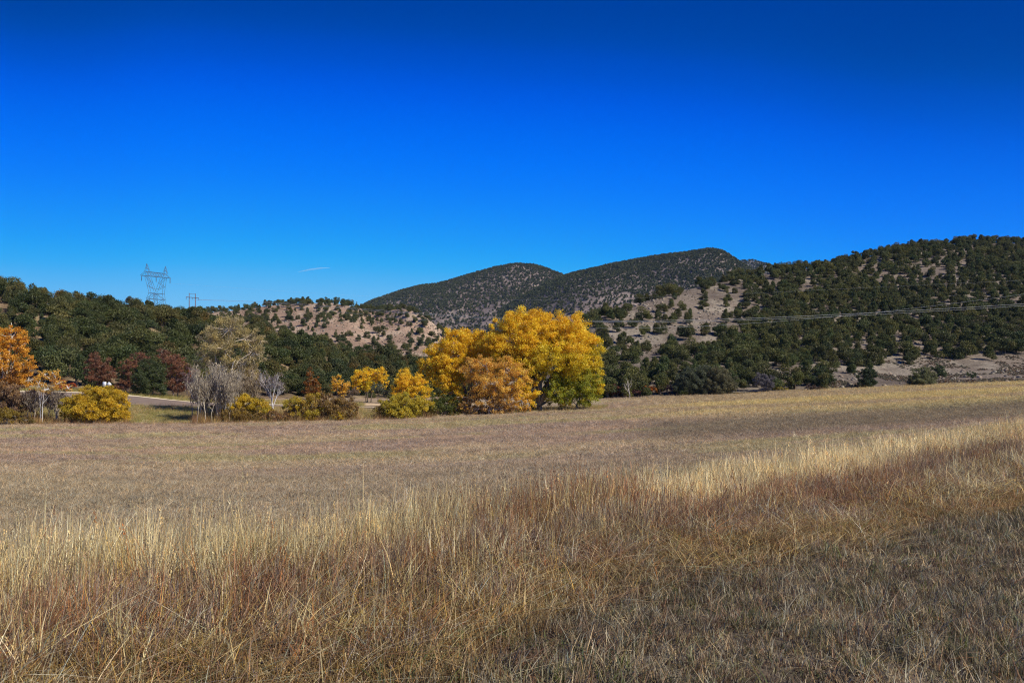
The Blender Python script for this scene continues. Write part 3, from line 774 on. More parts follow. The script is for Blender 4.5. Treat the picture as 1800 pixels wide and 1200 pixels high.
leafy('willow_bush', 'dark green willow between yellow willow and orange cottonwood thicket', 'bush', 780, 102,
 [(765, 712, 18, 20, 0, 0), (785, 708, 20, 22, .5, 0), (800, 718, 14, 14, 0, 1)],
 [[(104, 112, 52), (88, 98, 48), (128, 126, 54)], [(150, 134, 40), (110, 112, 44)]], seed=6, r0=.06, stems=5, dens=1.2, leaf=.13, elong=2, upright=.5, twigs=5)
# row of smaller gold cottonwoods further back
leafy('cottonwood_tree', 'small gold cottonwood left of the big cluster beside the dirt path', 'tree', 722, 138,
 [(712, 668, 20, 18, 0, 0), (735, 676, 18, 18, 0, 0), (700, 684, 13, 13, 0, 0), (722, 690, 18, 12, 0, 1), (750, 690, 14, 14, 0, 1)],
 [GOLD, GOLDG + ORG[:1]], seed=7, r0=.16, stems=2, dens=1.1, leaf=.2, bark=(90, 78, 66))
leafy('cottonwood_tree', 'small gold cottonwood with two round heads over a grey green shrub', 'tree', 648, 142,
 [(634, 662, 17, 14, 0, 0), (652, 658, 15, 12, 1, 0), (668, 658, 14, 12, 0, 0), (630, 678, 13, 11, 0, 0), (650, 676, 16, 11, 0, 1), (672, 672, 12, 10, 0, 0)],
 [GOLD, GOLDG], seed=8, r0=.14, stems=3, dens=1.1, leaf=.2, bark=(110, 98, 84))
leafy('cottonwood_tree', 'smallest orange gold cottonwood at the left end of the back row', 'tree', 596, 140,
 [(592, 668, 10, 10, 0, 0), (604, 678, 13, 11, 0, 0), (586, 680, 9, 9, 0, 0), (604, 690, 11, 7, 0, 0)],
 [ORG + GOLD[:2]], seed=9, r0=.08, stems=2, dens=1.1, leaf=.2)
leafy('shrub', 'grey green shrub under the two headed gold cottonwood', 'bush', 666, 139,
 [(664, 682, 12, 11, 0, 0), (674, 688, 9, 8, 0, 0)], [[(104, 112, 92), (90, 100, 82), (120, 122, 98)]], seed=10, r0=.05, stems=3, dens=1.2, leaf=.16)
leafy('shrub', 'small grey brown shrub between the two small gold cottonwoods', 'bush', 625, 138,
 [(622, 688, 11, 8, 0, 0), (615, 694, 9, 5, 0, 0)], [[(132, 116, 100), (118, 106, 92), (146, 122, 96)]], seed=11, r0=.04, stems=3, leaf=.14, elong=2)
leafy('conifer_tree', 'rust and orange cone shaped tree below the dark woods', 'tree', 548, 146,
 [(546, 655, 7, 9, 0, 0), (548, 668, 12, 11, 0, 0), (548, 682, 15, 12, 0, 0), (545, 690, 14, 7, 0, 1)], [[(168, 104, 40), (148, 92, 38), (120, 100, 44)], [(110, 92, 40), (150, 90, 36)]],
 seed=12, r0=.12, dens=1.2, leaf=.17)
# left bank bushes
YB = [(216, 182, 48), (202, 166, 44), (226, 190, 52), (178, 156, 50)]
YG = [(190, 170, 52), (170, 156, 56), (206, 176, 52)]
leafy('willow_bush', 'large rounded golden bush on the bank below the road signs', 'bush', 168, 97.5,
 [(158, 700, 24, 20, 0, 0), (186, 696, 24, 18, 0, 0), (208, 712, 22, 20, 0, 0), (130, 712, 20, 18, 0, 1), (170, 722, 30, 18, -.5, 0), (135, 730, 22, 12, 0, 1), (205, 730, 22, 12, 0, 0), (115, 722, 13, 12, 0, 1)],
 [YB, YB + YG], seed=13, r0=.07, stems=8, dens=1.6, leaf=.14, elong=1.7, upright=.3, bark=(140, 130, 124), twigs=7)
leafy('willow_bush', 'yellow bush beside the grey leafless thicket', 'bush', 432, 99,
 [(412, 714, 20, 15, 0, 0), (436, 710, 24, 15, 0, 0), (460, 716, 20, 13, 0, 0), (430, 728, 38, 10, -.5, 1), (400, 728, 14, 10, 0, 1), (470, 728, 16, 9, 0, 1)],
 [YB + YG, [(146, 118, 66), (168, 138, 54), (128, 108, 60)]], seed=14, r0=.05, stems=7, dens=1.2, leaf=.13, elong=2.2, upright=.6, twigs=5)
leafy('willow_bush', 'long brown and yellow bush with a bright yellow patch at its right end', 'bush', 562, 99,
 [(522, 714, 22, 16, 0, 0), (548, 710, 24, 18, 0, 0), (576, 710, 24, 18, .3, 1), (604, 714, 20, 18, 0, 1), (590, 722, 22, 14, 0, 1), (535, 722, 24, 12, 0, 1), (600, 730, 12, 9, -.9, 2), (540, 728, 26, 9, -.3, 0), (575, 730, 20, 8, -.3, 1), (510, 728, 12, 8, 0, 1), (620, 724, 10, 12, 0, 1)],
 [YG + [(156, 120, 62)], [(140, 110, 74), (152, 122, 70), (160, 132, 62)], [(214, 180, 36), (190, 166, 40)]], seed=15, r0=.05, stems=10, dens=1.1, leaf=.13, elong=2.2, upright=.6, twigs=5)
leafy('shrub', 'low reddish brown brush between the two yellow bushes on the field edge', 'bush', 488, 98,
 [(480, 730, 14, 7, 0, 0), (498, 732, 13, 6, 0, 0), (466, 734, 12, 5, 0, 0)], [[(150, 112, 72), (132, 98, 66), (164, 132, 80)]], seed=16, r0=.03, stems=5, leaf=.12, elong=2.5, upright=.8)
leafy('shrub', 'low olive and gold shrub at the left frame edge under the orange cottonwood', 'bush', 18, 95,
 [(6, 728, 18, 12, 0, 0), (26, 732, 16, 10, 0, 0), (46, 738, 14, 8, 0, 1), (-18, 730, 18, 12, 0, 0)], [[(150, 130, 52), (168, 136, 44), (132, 112, 52)], [(124, 112, 56), (140, 110, 60)]], seed=17, r0=.04, stems=7, leaf=.13, elong=2.2, upright=.6, dens=1.2)
leafy('cottonwood_tree', 'orange cottonwood cut off by the left frame edge with pale bare top branch', 'tree', 5, 101,
 [(22, 592, 22, 20, 0, 0), (-8, 600, 26, 24, 0, 0), (34, 610, 18, 18, 0, 0), (8, 630, 26, 22, -1, 0), (40, 640, 20, 20, 0, 0), (-30, 640, 30, 30, 0, 0), (20, 665, 28, 20, 0, 1), (50, 668, 18, 16, 0, 0), (-15, 680, 28, 20, 0, 1)],
 [[(230, 172, 58), (218, 156, 50), (238, 184, 68), (200, 138, 48)], [(160, 110, 50), (190, 130, 40), (120, 84, 44)]], seed=18, r0=.3, stems=2, dens=1.05, leaf=.18, bark=(176, 164, 150))
leafy('shrub', 'brown leafless looking thicket under the orange cottonwood', 'bush', 30, 99,
 [(10, 690, 22, 20, 0, 0), (38, 695, 20, 18, 0, 0), (58, 705, 12, 18, 0, 0), (-15, 700, 22, 20, 0, 0), (25, 715, 26, 12, 0, 0)], [[(140, 112, 86), (124, 98, 78), (156, 124, 92), (168, 134, 88)]], seed=19, r0=.05, stems=9, leaf=.12, elong=4, upright=.5, dens=1.0, bark=(130, 116, 104))
leafy('aspen_tree', 'small thin aspen with orange leaves and paired white trunks', 'tree', 78, 98,
 [(80, 660, 14, 13, 0, 0), (96, 658, 13, 12, 0, 0), (68, 674, 11, 12, 0, 0), (102, 674, 11, 11, 0, 0), (86, 684, 15, 10, 0, 1), (112, 682, 9, 9, 1, 0)], [ORG, ORG + BRN], seed=20, r0=.055, stems=2, dens=.9, leaf=.13, bark=(205, 200, 196), twigs=10)
leafy('shrub', 'soft grey brown brush behind the grey white aspen thicket', 'bush', 392, 101.5,
 [(372, 690, 20, 20, 0, 0), (395, 700, 22, 22, 0, 0), (418, 690, 20, 22, 0, 0), (365, 712, 18, 16, 0, 0), (385, 722, 22, 12, 0, 0), (410, 672, 16, 14, .5, 0), (440, 700, 16, 16, 1, 0)], [[(172, 156, 132), (156, 140, 120), (184, 166, 138)]], seed=47, r0=.05, stems=7, leaf=.10, elong=5, upright=.7, dens=.45, bark=(170, 160, 146))
leafy('shrub', 'low bright red orange shrub behind the white trunked aspen', 'bush', 112, 126,
 [(108, 676, 10, 9, 0, 0), (122, 680, 12, 8, 0, 0), (98, 670, 8, 8, 0, 0)], [[(190, 92, 42), (170, 76, 36), (200, 116, 50)]], seed=21, r0=.05, stems=3, leaf=.16)
RED = [(146, 98, 70), (130, 86, 64), (158, 110, 80), (120, 86, 70)]
leafy('oak_tree', 'brick red oak directly left of the road signs', 'tree', 176, 131,
 [(164, 632, 14, 13, 0, 0), (180, 642, 16, 14, 0, 0), (165, 652, 15, 12, 0, 0), (192, 656, 14, 13, 0, 0), (175, 664, 20, 10, 0, 0)], [RED], seed=22, r0=.14, stems=3, leaf=.18, dens=1.1, bark=(100, 84, 76))
leafy('oak_tree', 'red brown oak between road signs and the round dark juniper', 'tree', 222, 133,
 [(240, 632, 16, 14, 1, 0), (225, 645, 15, 13, 0, 0), (212, 662, 12, 10, 0, 1), (232, 664, 14, 11, 0, 0), (215, 676, 16, 8, 0, 0)], [RED, [(84, 96, 64), (100, 104, 70)]], seed=23, r0=.14, stems=3, leaf=.18, dens=1.1, bark=(100, 84, 76))
leafy('oak_tree', 'brownish red oak between round dark juniper and grey thicket', 'tree', 310, 130,
 [(296, 630, 15, 14, 0, 0), (312, 640, 18, 15, 0, 0), (302, 660, 17, 14, 0, 0), (326, 660, 15, 15, 0, 1), (310, 678, 20, 11, 0, 0), (280, 620, 12, 10, 1, 0)], [RED, [(120, 100, 100), (132, 92, 80)]], seed=24, r0=.14, stems=3, leaf=.18, dens=1.0, bark=(110, 96, 90))
leafy('oak_tree', 'small orange oak tuft beside the bare olive tree', 'tree', 345, 128, [(342, 655, 9, 9, 0, 0), (346, 668, 9, 9, 0, 0)], [[(190, 110, 50), (170, 96, 46)]], seed=25, r0=.06, stems=2, leaf=.15, dens=.9)
DG = [(84, 94, 56), (72, 84, 52), (96, 104, 60)]
leafy('juniper_tree', 'round dark green juniper standing above the road by the red oaks', 'tree', 262, 128,
 [(262, 645, 18, 14, 0, 0), (248, 662, 17, 15, 0, 0), (278, 660, 17, 16, 0, 0), (262, 670, 24, 18, -.5, 0), (246, 682, 16, 12, 0, 0), (280, 682, 15, 12, 0, 0)], [DG], seed=26, r0=.16, stems=2, leaf=.16, dens=1.4)
# bare trees and grey thickets
def bare(name, label, cat, px, d, top_row, width, seed, col=(168, 156, 146), n_stem=1, levels=5, r0=.22, lean=.0, spread=.55, twig_leaf=None, nb=4, group=None, tip=.006, fan=.06, f0=None):
    r = np.random.default_rng(3000 + seed)
    b = ground_at(px, d)
    H = at(px, top_row, d)[2] - b[2]
    W = width * d / F
    t = Geo(); c0 = lin(*col)
    tips = []
    for s_ in range(n_stem):
        off = np.array([r.uniform(-.5, .5) * W * .85 * (n_stem > 1), r.uniform(-.5, .5) * W * .4 * (n_stem > 1), 0])
        h = H * (1 if n_stem == 1 else r.uniform(.65, 1.0))
        P0 = off[None]; D = np.array([[r.normal() * fan + lean, r.normal() * fan, 1.0]]); Ln = np.array([h * (f0 or (.24 if n_stem == 1 else .34))]); Rd = np.array([r0 if n_stem == 1 else r0 * r.uniform(.5, 1)])
        if n_stem > 3: Ln = np.array([h * .36])
        segs(t, P0 - [[0, 0, .3]], P0, Rd * 1.3, Rd * 1.1, c0, 6)
        for lv in range(levels):
            D = D / np.linalg.norm(D, axis=1, keepdims=True)
            mid = P0 + D * Ln[:, None] * .5 + r.normal(size=P0.shape) * Ln[:, None] * .05
            P1 = P0 + D * Ln[:, None] + r.normal(size=P0.shape) * Ln[:, None] * .04
            nseg = 6 if lv < 2 else 3
            cc = c0 * r.uniform(.8, 1.2, (len(P0), 1))
            segs(t, P0, mid, Rd, Rd * .86, cc, nseg); segs(t, mid, P1, Rd * .86, Rd * .72, cc, nseg)
            k = nb if lv < levels - 1 else 0
            if k == 0: tips.append(P1); break
            idx = np.repeat(np.arange(len(P0)), k)
            f = r.uniform(.45, 1.0, len(idx))[:, None]
            f[::k] = 1.0
            nP = P0[idx] * (1 - f) + P1[idx] * f
            sp = np.full((len(idx), 1), spread); sp[::k] *= .45
            side = r.normal(size=(len(idx), 3)) * [1, 1, .5]; side /= np.linalg.norm(side, axis=1, keepdims=True)
            nD = D[idx] + side * sp * (1.25 if lv == 0 else 1.0) + [0, 0, .18]
            # keep the crown inside its width
            out = np.clip((np.hypot(nP[:, 0] - off[0], nP[:, 1] - off[1]) - W * .38) / (W * .2 + .01), 0, 1)[:, None]
            nD[:, :2] -= .5 * out * np.sign(nP[:, :2])
            P0, D = nP, nD
            Ln = Ln[idx] * r.uniform(.55, .85, len(idx)) * (.95 if n_stem == 1 else 1.0)
            Rd = np.maximum(Rd[idx] * r.uniform(.42, .62, len(idx)), tip)
            Rd[::k] *= 1.25
    e = empty(name, b); tag(e, label, cat, group)
    V_ = np.concatenate(t.V)
    zmax = np.percentile(V_[:, 2], 99.8); s = H / zmax
    xm = np.percentile(np.abs(np.concatenate(tips)[:, 0]), 90) if tips else np.percentile(np.abs(V_[:, 0]), 97); sx_ = (W / 2) / xm
    o = ob('trunk' if cat == 'tree' else 'stems', t.mesh('branches', M_BARK, False), e)
    o.scale = (sx_, sx_, s)
    if twig_leaf:
        T = np.concatenate(tips) * [sx_, sx_, s]
        cols_, per, sz, el = twig_leaf
        cols_ = np.array([lin(*c) for c in cols_])
        C = np.repeat(T, per, 0) + r.normal(size=(len(T) * per, 3)) * .28
        g = Geo(); leaves(g, C, sz * r.uniform(.6, 1.3, len(C)), cols_[r.integers(0, len(cols_), len(C))] * r.uniform(.8, 1.2, (len(C), 1)), el, r, .4)
        ob('crown' if cat == 'tree' else 'foliage', g.mesh('crown', M_LEAF), e)
    return e
leafy('cottonwood_tree', 'large half bare cottonwood with pale limbs and thin olive leaves', 'tree', 402, 106,
 [(402, 580, 36, 24, 0, 0), (374, 600, 26, 24, 0, 0), (432, 596, 28, 24, 0, 0), (398, 612, 34, 26, -.5, 0), (446, 620, 22, 22, 0, 0), (362, 626, 20, 22, 0, 0), (425, 638, 26, 22, 0, 1), (385, 645, 28, 24, 0, 1), (410, 664, 28, 20, 0, 1), (442, 655, 20, 20, .5, 1), (458, 600, 10, 14, 0, 0)],
 [[(182, 166, 112), (166, 152, 106), (196, 174, 104), (180, 164, 132)], [(188, 164, 92), (170, 154, 104), (162, 146, 118)]], seed=48, r0=.26, stems=3, dens=.55, leaf=.115, elong=2.4, bark=(198, 182, 156), twigs=22, upright=.4)
bare('aspen_thicket', 'grey white leafless aspen thicket at the foot of the half bare cottonwood', 'bush', 378, 98.5, 648, 66, 2, (190, 178, 158), 20, 5, .045, 0, .26, ([(168, 154, 134), (152, 140, 124)], 2, .08, 5), 4, tip=.010)
bare('shrub', 'grey leafless shrub right of the aspen thicket behind the yellow bush', 'bush', 425, 103, 655, 50, 3, (160, 148, 132), 14, 4, .06, 0, .34, ([(148, 130, 108), (154, 134, 102)], 3, .10, 4), 4, tip=.010)
bare('aspen_tree', 'thin grey leafless tree between the two yellow bushes', 'tree', 482, 101, 655, 34, 4, (186, 180, 178), 1, 5, .08, 0, .45, ([(142, 128, 128), (150, 136, 128)], 2, .09, 4), 4, tip=.009)
bare('aspen_tree', 'bare reddish twigged sapling at the left of the grey aspen thicket', 'tree', 344, 100, 640, 26, 5, (176, 150, 138), 2, 5, .06, 0, .4, None, 4, tip=.010)
bare('shrub', 'grey twig thicket around the white aspen trunks', 'bush', 86, 99, 686, 60, 6, (156, 142, 126), 14, 4, .04, 0, .3, ([(140, 124, 104), (128, 114, 98)], 2, .09, 5), 4, tip=.010)
bare('snag', 'pale bare branch rising from the top of the orange frame edge cottonwood', 'tree', 3, 100.5, 566, 30, 7, (196, 186, 172), 1, 3, .13, .05, .35, None, 3, tip=.02)
bare('snag', 'small white dead tree beside the red scrub right of the cottonwoods', 'tree', 1106, 152, 664, 20, 8, (170, 160, 148), 1, 4, .08, 0, .6, None, 3, tip=.012)

# right foot of the hill
def onC(px, row):
    """point of hill C or of the field that shows at (px,row)"""
    t = np.linspace(0, .75, 300); P = hillC.P(np.full(300, float(px)), t)
    rw = proj(P)[1]; k = int(np.argmin(np.abs(rw - row)))
    return P[k]
def shrubC(name, label, px, row, lobes, cols, seed, **kw):
    p = onC(px, row)
    return leafy(name, label, kw.pop('cat', 'bush'), px, float(p[1]), lobes, cols, seed=seed, base=p - [0, 0, .1], **kw)
shrubC('shrub', 'brick red scrub right beside the gold cottonwoods', 1080, 697, [(1074, 684, 12, 11, 0, 0), (1088, 688, 12, 8, 0, 0), (1096, 692, 9, 5, 0, 0)], [[(128, 72, 60), (112, 64, 58), (144, 92, 70)]], 31, stems=4, r0=.06, leaf=.17, dens=1.1)
shrubC('shrub', 'orange and rust shrub left of the dark willow thicket', 1142, 694, [(1136, 684, 9, 6, 0, 0), (1148, 684, 10, 6, 0, 0)], [[(184, 108, 44), (160, 90, 44), (190, 130, 50)]], 32, stems=3, r0=.05, leaf=.17, dens=1.2)
shrubC('shrub', 'mauve red shrub touching the dark willow thicket', 1168, 692, [(1164, 680, 10, 9, 0, 0), (1176, 682, 10, 8, 0, 0), (1120, 690, 10, 5, 0, 0)], [[(124, 82, 80), (110, 76, 76), (140, 96, 88)]], 33, stems=3, r0=.05, leaf=.17, dens=1.1)
shrubC('willow_bush', 'dark grey green willow thicket at the foot of the right hill', 1212, 694, [(1205, 668, 18, 16, 0, 0), (1222, 662, 20, 18, 0, 0), (1200, 682, 18, 10, 0, 0), (1228, 680, 20, 13, 0, 0), (1240, 660, 18, 16, 1, 0)], [[(92, 98, 74), (80, 88, 68), (104, 106, 78)]], 34, stems=6, r0=.08, leaf=.15, elong=2, upright=.4, dens=1.3)
shrubC('willow_bush', 'olive grey rounded willow thicket right of the dark one', 1268, 692, [(1262, 662, 18, 18, 0, 0), (1278, 670, 16, 18, 0, 0), (1252, 676, 16, 14, 0, 0), (1284, 682, 12, 10, 0, 0), (1266, 684, 18, 8, 0, 0)], [[(112, 108, 78), (102, 100, 74), (124, 116, 82)]], 35, stems=6, r0=.08, leaf=.15, elong=2, upright=.4, dens=1.3)
shrubC('shrub', 'blue grey leafless shrub with a green edge at the foot of the right hill', 1346, 688, [(1338, 670, 12, 14, 0, 0), (1350, 672, 12, 13, 0, 0), (1362, 674, 9, 11, .5, 1)], [[(118, 112, 116), (104, 100, 106), (130, 120, 116)], [(100, 110, 62), (88, 100, 60)]], 36, stems=5, r0=.06, leaf=.13, elong=3, upright=.5)
shrubC('shrub', 'low yellow patch of shrub beside the blue grey one', 1375, 686, [(1368, 682, 8, 3, 0, 0), (1380, 683, 7, 3, 0, 0)], [[(176, 158, 56), (160, 146, 60)]], 37, stems=3, r0=.03, leaf=.12)
shrubC('sagebrush', 'dark brown rounded sage mound on the field edge', 1428, 687, [(1422, 681, 8, 5, 0, 0), (1433, 681, 9, 5, 0, 0)], [[(84, 66, 60), (98, 78, 68)]], 38, stems=3, r0=.04, leaf=.12, dens=1.4)
shrubC('sagebrush', 'small rusty sage clump just right of the dark brown mound', 1446, 686, [(1446, 682, 5, 4, 0, 0)], [[(130, 96, 72), (112, 84, 68)]], 39, stems=2, r0=.03, leaf=.12, dens=1.3)
JG = [(76, 88, 54), (64, 78, 50), (88, 98, 58)]
shrubC('juniper_tree', 'green juniper with a small low one at its right, left of the dark round one', 1442, 678, [(1442, 650, 10, 8, 0, 0), (1436, 662, 13, 11, 0, 0), (1450, 664, 12, 11, 0, 0), (1464, 670, 7, 6, 0, 0)], [JG], 40, cat='tree', stems=2, r0=.12, leaf=.15, dens=1.4)
shrubC('juniper_tree', 'dark round juniper standing alone on the field edge', 1525, 681, [(1518, 662, 12, 12, 0, 0), (1530, 662, 12, 13, 0, 0), (1524, 652, 10, 8, 0, 0), (1524, 672, 16, 8, 0, 0)], [[(70, 80, 50), (60, 72, 46)]], 41, cat='tree', stems=2, r0=.12, leaf=.15, dens=1.4)
shrubC('juniper_tree', 'pale grey green wide juniper on the sage bench', 1622, 681, [(1610, 662, 13, 14, 0, 0), (1626, 660, 14, 15, 0, 0), (1638, 666, 11, 12, 0, 0), (1620, 672, 22, 8, 0, 0)], [[(120, 122, 84), (106, 110, 78), (134, 132, 90)]], 42, cat='tree', stems=2, r0=.12, leaf=.15, dens=1.5)
shrubC('juniper_tree', 'small dark juniper touching the upper right of the pale wide one', 1652, 662, [(1648, 650, 11, 10, 0, 0), (1656, 656, 9, 7, 0, 0)], [JG], 43, cat='tree', stems=1, r0=.12, leaf=.16, dens=1.4)
shrubC('juniper_tree', 'lone small juniper bush out on the open sage bench', 1708, 667, [(1706, 658, 8, 5, 0, 0), (1712, 661, 6, 4, 0, 0)], [JG], 44, cat='tree', stems=2, r0=.06, leaf=.14, dens=1.4)
shrubC('sagebrush', 'brown sage clump below the lone small juniper bush', 1708, 673, [(1706, 669, 6, 3, 0, 0), (1713, 670, 5, 3, 0, 0)], [[(122, 92, 76), (106, 82, 70)]], 45, stems=2, r0=.03, leaf=.12, dens=1.3)
shrubC('sagebrush', 'tan brown sage clump right of the pale wide juniper', 1660, 677, [(1656, 671, 6, 4, 0, 0), (1664, 672, 6, 4, 0, 0)], [[(134, 108, 84), (118, 94, 76)]], 46, stems=2, r0=.03, leaf=.12, dens=1.3)

# ------------------------------------------------------------------ ground cover on the hills: sage tufts and stones
def tuft_mesh(seed, n, leaf, up):
    r = np.random.default_rng(seed); g = Geo()
    d = r.normal(size=(n, 3)); d /= np.linalg.norm(d, axis=1, keepdims=True); d[:, 2] = np.abs(d[:, 2])
    C = d * (.2 + .8 * r.random((n, 1))) * [.5, .5, .55]
    leaves(g, C, leaf * r.uniform(.6, 1.3, n), np.ones((n, 3)) * r.uniform(.6, 1.3, (n, 1)), 2.0, r, up)
    return g.mesh('tuft', M_GRASS)
TUFT = [tuft_mesh(600 + k, 70, .22, .5) for k in range(4)]
r3 = np.random.default_rng(13)
SP = []
u = r3.uniform(1280, 2000, 9000); t = r3.uniform(.01, .30, 9000) ** 1.0
P = hillC.P(u, t); px, row = proj(P)
k = (blobs(px, row, [(1700, 655, 200, 28, 1), (1790, 645, 120, 22, 1), (1385, 668, 40, 16, 1), (1500, 672, 90, 12, 1)]) > .35) & (fbm(P[:, 0] * .12, P[:, 1] * .12, 15, 3) > .50)
SP.append(P[k])
u = r3.uniform(1030, 1700, 3000); t = r3.uniform(.1, .75, 3000); P = hillC.P(u, t); SP.append(P[fbm(P[:, 0] * .1, P[:, 1] * .1, 16, 3) > .5])
u = r3.uniform(300, 860, 3500); t = r3.uniform(.1, .75, 3500); P = hillB.P(u, t); SP.append(P[fbm(P[:, 0] * .1, P[:, 1] * .1, 17, 3) > .45])
SP = np.concatenate(SP); n = len(SP)
s = r3.uniform(.28, .75, n)
st = np.array([lin(138, 128, 104), lin(120, 112, 92), lin(150, 126, 100)])[r3.integers(0, 3, n)] * r3.uniform(.7, 1.1, (n, 1))
scatter('sagebrush_cover', SP, np.stack([np.zeros(n), np.zeros(n), r3.uniform(0, 6.28, n)], -1), np.stack([s, s, s * .8], -1), r3.integers(0, 4, n), st, TUFT)
def rock_mesh(seed):
    r = np.random.default_rng(seed)
    th_, ph = np.meshgrid(np.linspace(0, 2 * np.pi, 7)[:-1], np.linspace(.05, np.pi - .05, 5))
    V = np.stack([np.sin(ph) * np.cos(th_), np.sin(ph) * np.sin(th_), np.cos(ph)], -1).reshape(-1, 3) * r.uniform(.6, 1.2, (30, 1)) * [.6, .5, .35]
    i = np.arange(4)[:, None] * 6; j = np.arange(6)[None]; k = (j + 1) % 6
    Q = np.stack([i + j, i + 6 + j, i + 6 + k, i + k], -1).reshape(-1, 4)
    return mesh('rock', V, Q, M_GRASS, np.ones((30, 3)))
ROCK = [rock_mesh(700 + k) for k in range(4)]
RP = []
u = r3.uniform(1060, 1290, 1600); t = r3.uniform(.1, .75, 1600); P = hillC.P(u, t); px, row = proj(P)
RP.append(P[(blobs(px, row, [(1140, 545, 60, 30, 1), (1250, 560, 60, 40, .6), (1110, 600, 50, 20, .7)]) > .35 + .4 * r3.random(1600))])
u = r3.uniform(400, 860, 1100); t = r3.uniform(.15, .75, 1100); P = hillB.P(u, t); RP.append(P)
u = r3.uniform(1450, 1850, 160); t = r3.uniform(.01, .2, 160); P = hillC.P(u, t); RP.append(P)
RP = np.concatenate(RP); n = len(RP); s = r3.uniform(.3, 1.3, n) ** 1.5
scatter('hill_stones', RP, np.stack([np.zeros(n), np.zeros(n), r3.uniform(0, 6.28, n)], -1), np.stack([s, s, s], -1), r3.integers(0, 4, n),
        np.array([lin(156, 144, 128), lin(138, 128, 114), lin(166, 146, 128)])[r3.integers(0, 3, n)], ROCK)

# ------------------------------------------------------------------ grass
def blade_clump(seed, n, rad, h0, h1, w, curl, heads=0.0, droop=.0):
    r = np.random.default_rng(seed); g = Geo()
    a = r.uniform(0, 6.28, n); q = rad * np.sqrt(r.random(n))
    B0 = np.stack([q * np.cos(a), q * np.sin(a), np.zeros(n)], -1)
    h = r.uniform(h0, h1, n); la = r.uniform(0, 6.28, n); ln = np.abs(r.normal(0, curl, n)) * h
    dirn = np.stack([np.cos(la), np.sin(la), np.zeros(n)], -1)
    sd_ = np.stack([-np.sin(la + .6), np.cos(la + .6), np.zeros(n)], -1)
    K = 4; rows = []
    for k in range(K + 1):
        f = k / K
        p = B0 + dirn * (ln * f ** 1.7)[:, None]; p[:, 2] = h * (f - droop * f ** 3)
        ww = w * (1 - .8 * f) * r.uniform(.7, 1.3, n)
        rows.append(np.stack([p - sd_ * ww[:, None] / 2, p + sd_ * ww[:, None] / 2], 1))
    V = np.stack(rows, 1).reshape(-1, 3)
    b = (np.arange(n) * 2 * (K + 1))[:, None] + (np.arange(K) * 2)[None]
    Q = np.stack([b, b + 1, b + 3, b + 2], -1).reshape(-1, 4)
    hue = r.normal(0, .10, (n, 1)) * [1, 0, -1.2] + 1
    c = np.clip(hue, .5, 1.5) * r.uniform(.55, 1.35, (n, 1))
    cc = np.repeat(c, 2 * (K + 1), 0)
    g.add(V, Q, cc)
    if heads > 0:
        m_ = r.random(n) < heads
        tp = (B0 + dirn * ln[:, None])[m_]; tp[:, 2] = (h * (1 - droop))[m_]
        for rep in range(9):
            C = tp + r.normal(size=tp.shape) * [.008, .008, 0] - [0, 0, 0] * 1
            C[:, 2] -= rep * .016 * r.uniform(.8, 1.2, len(C))
            leaves(g, C, np.full(len(C), .0085), np.clip(c[m_] * 1.15, 0, 1.5), 4.0, r, 2.0)
    return g.mesh('grass_clump', M_GRASS)
TALL = [blade_clump(800 + k, 13, .13, .5, 1.0, .0062, .20, .10) for k in range(6)] + [blade_clump(820 + k, 13, .12, .35, .8, .0085, .42, .04, .12) for k in range(4)] + [blade_clump(830 + k, 18, .14, .12, .5, .0085, .95, 0, .2) for k in range(4)]
SHORT = [blade_clump(840 + k, 22, .085, .025, .085, .0068, 1.15, 0, .22) for k in range(6)]
TP = {k: lin(*v) for k, v in dict(straw=(224, 202, 146), pale=(240, 220, 172), ochre=(200, 168, 92), brown=(164, 130, 94), rbrown=(170, 122, 86), mauve=(160, 134, 114), green=(126, 130, 66), rust=(188, 122, 64), cream=(216, 200, 164)).items()}
TK = list(TP); TM = np.array([TP[k] for k in TK])
r4 = np.random.default_rng(14)
def area_pts(d0, d1, dens, half=.68, m=4.5):
    """points on the ground between two depths, past the frame on both sides, with a density per square metre"""
    n = int((half * (d1 * d1 - d0 * d0) + 2 * m * (d1 - d0)) * dens)
    d = r4.uniform(d0, d1, int(n * 2.2)); d = d[r4.random(len(d)) < (half * d + m) / (half * d1 + m)][:n]
    X = r4.uniform(-1, 1, len(d)) * (half * d + m)
    return X, d
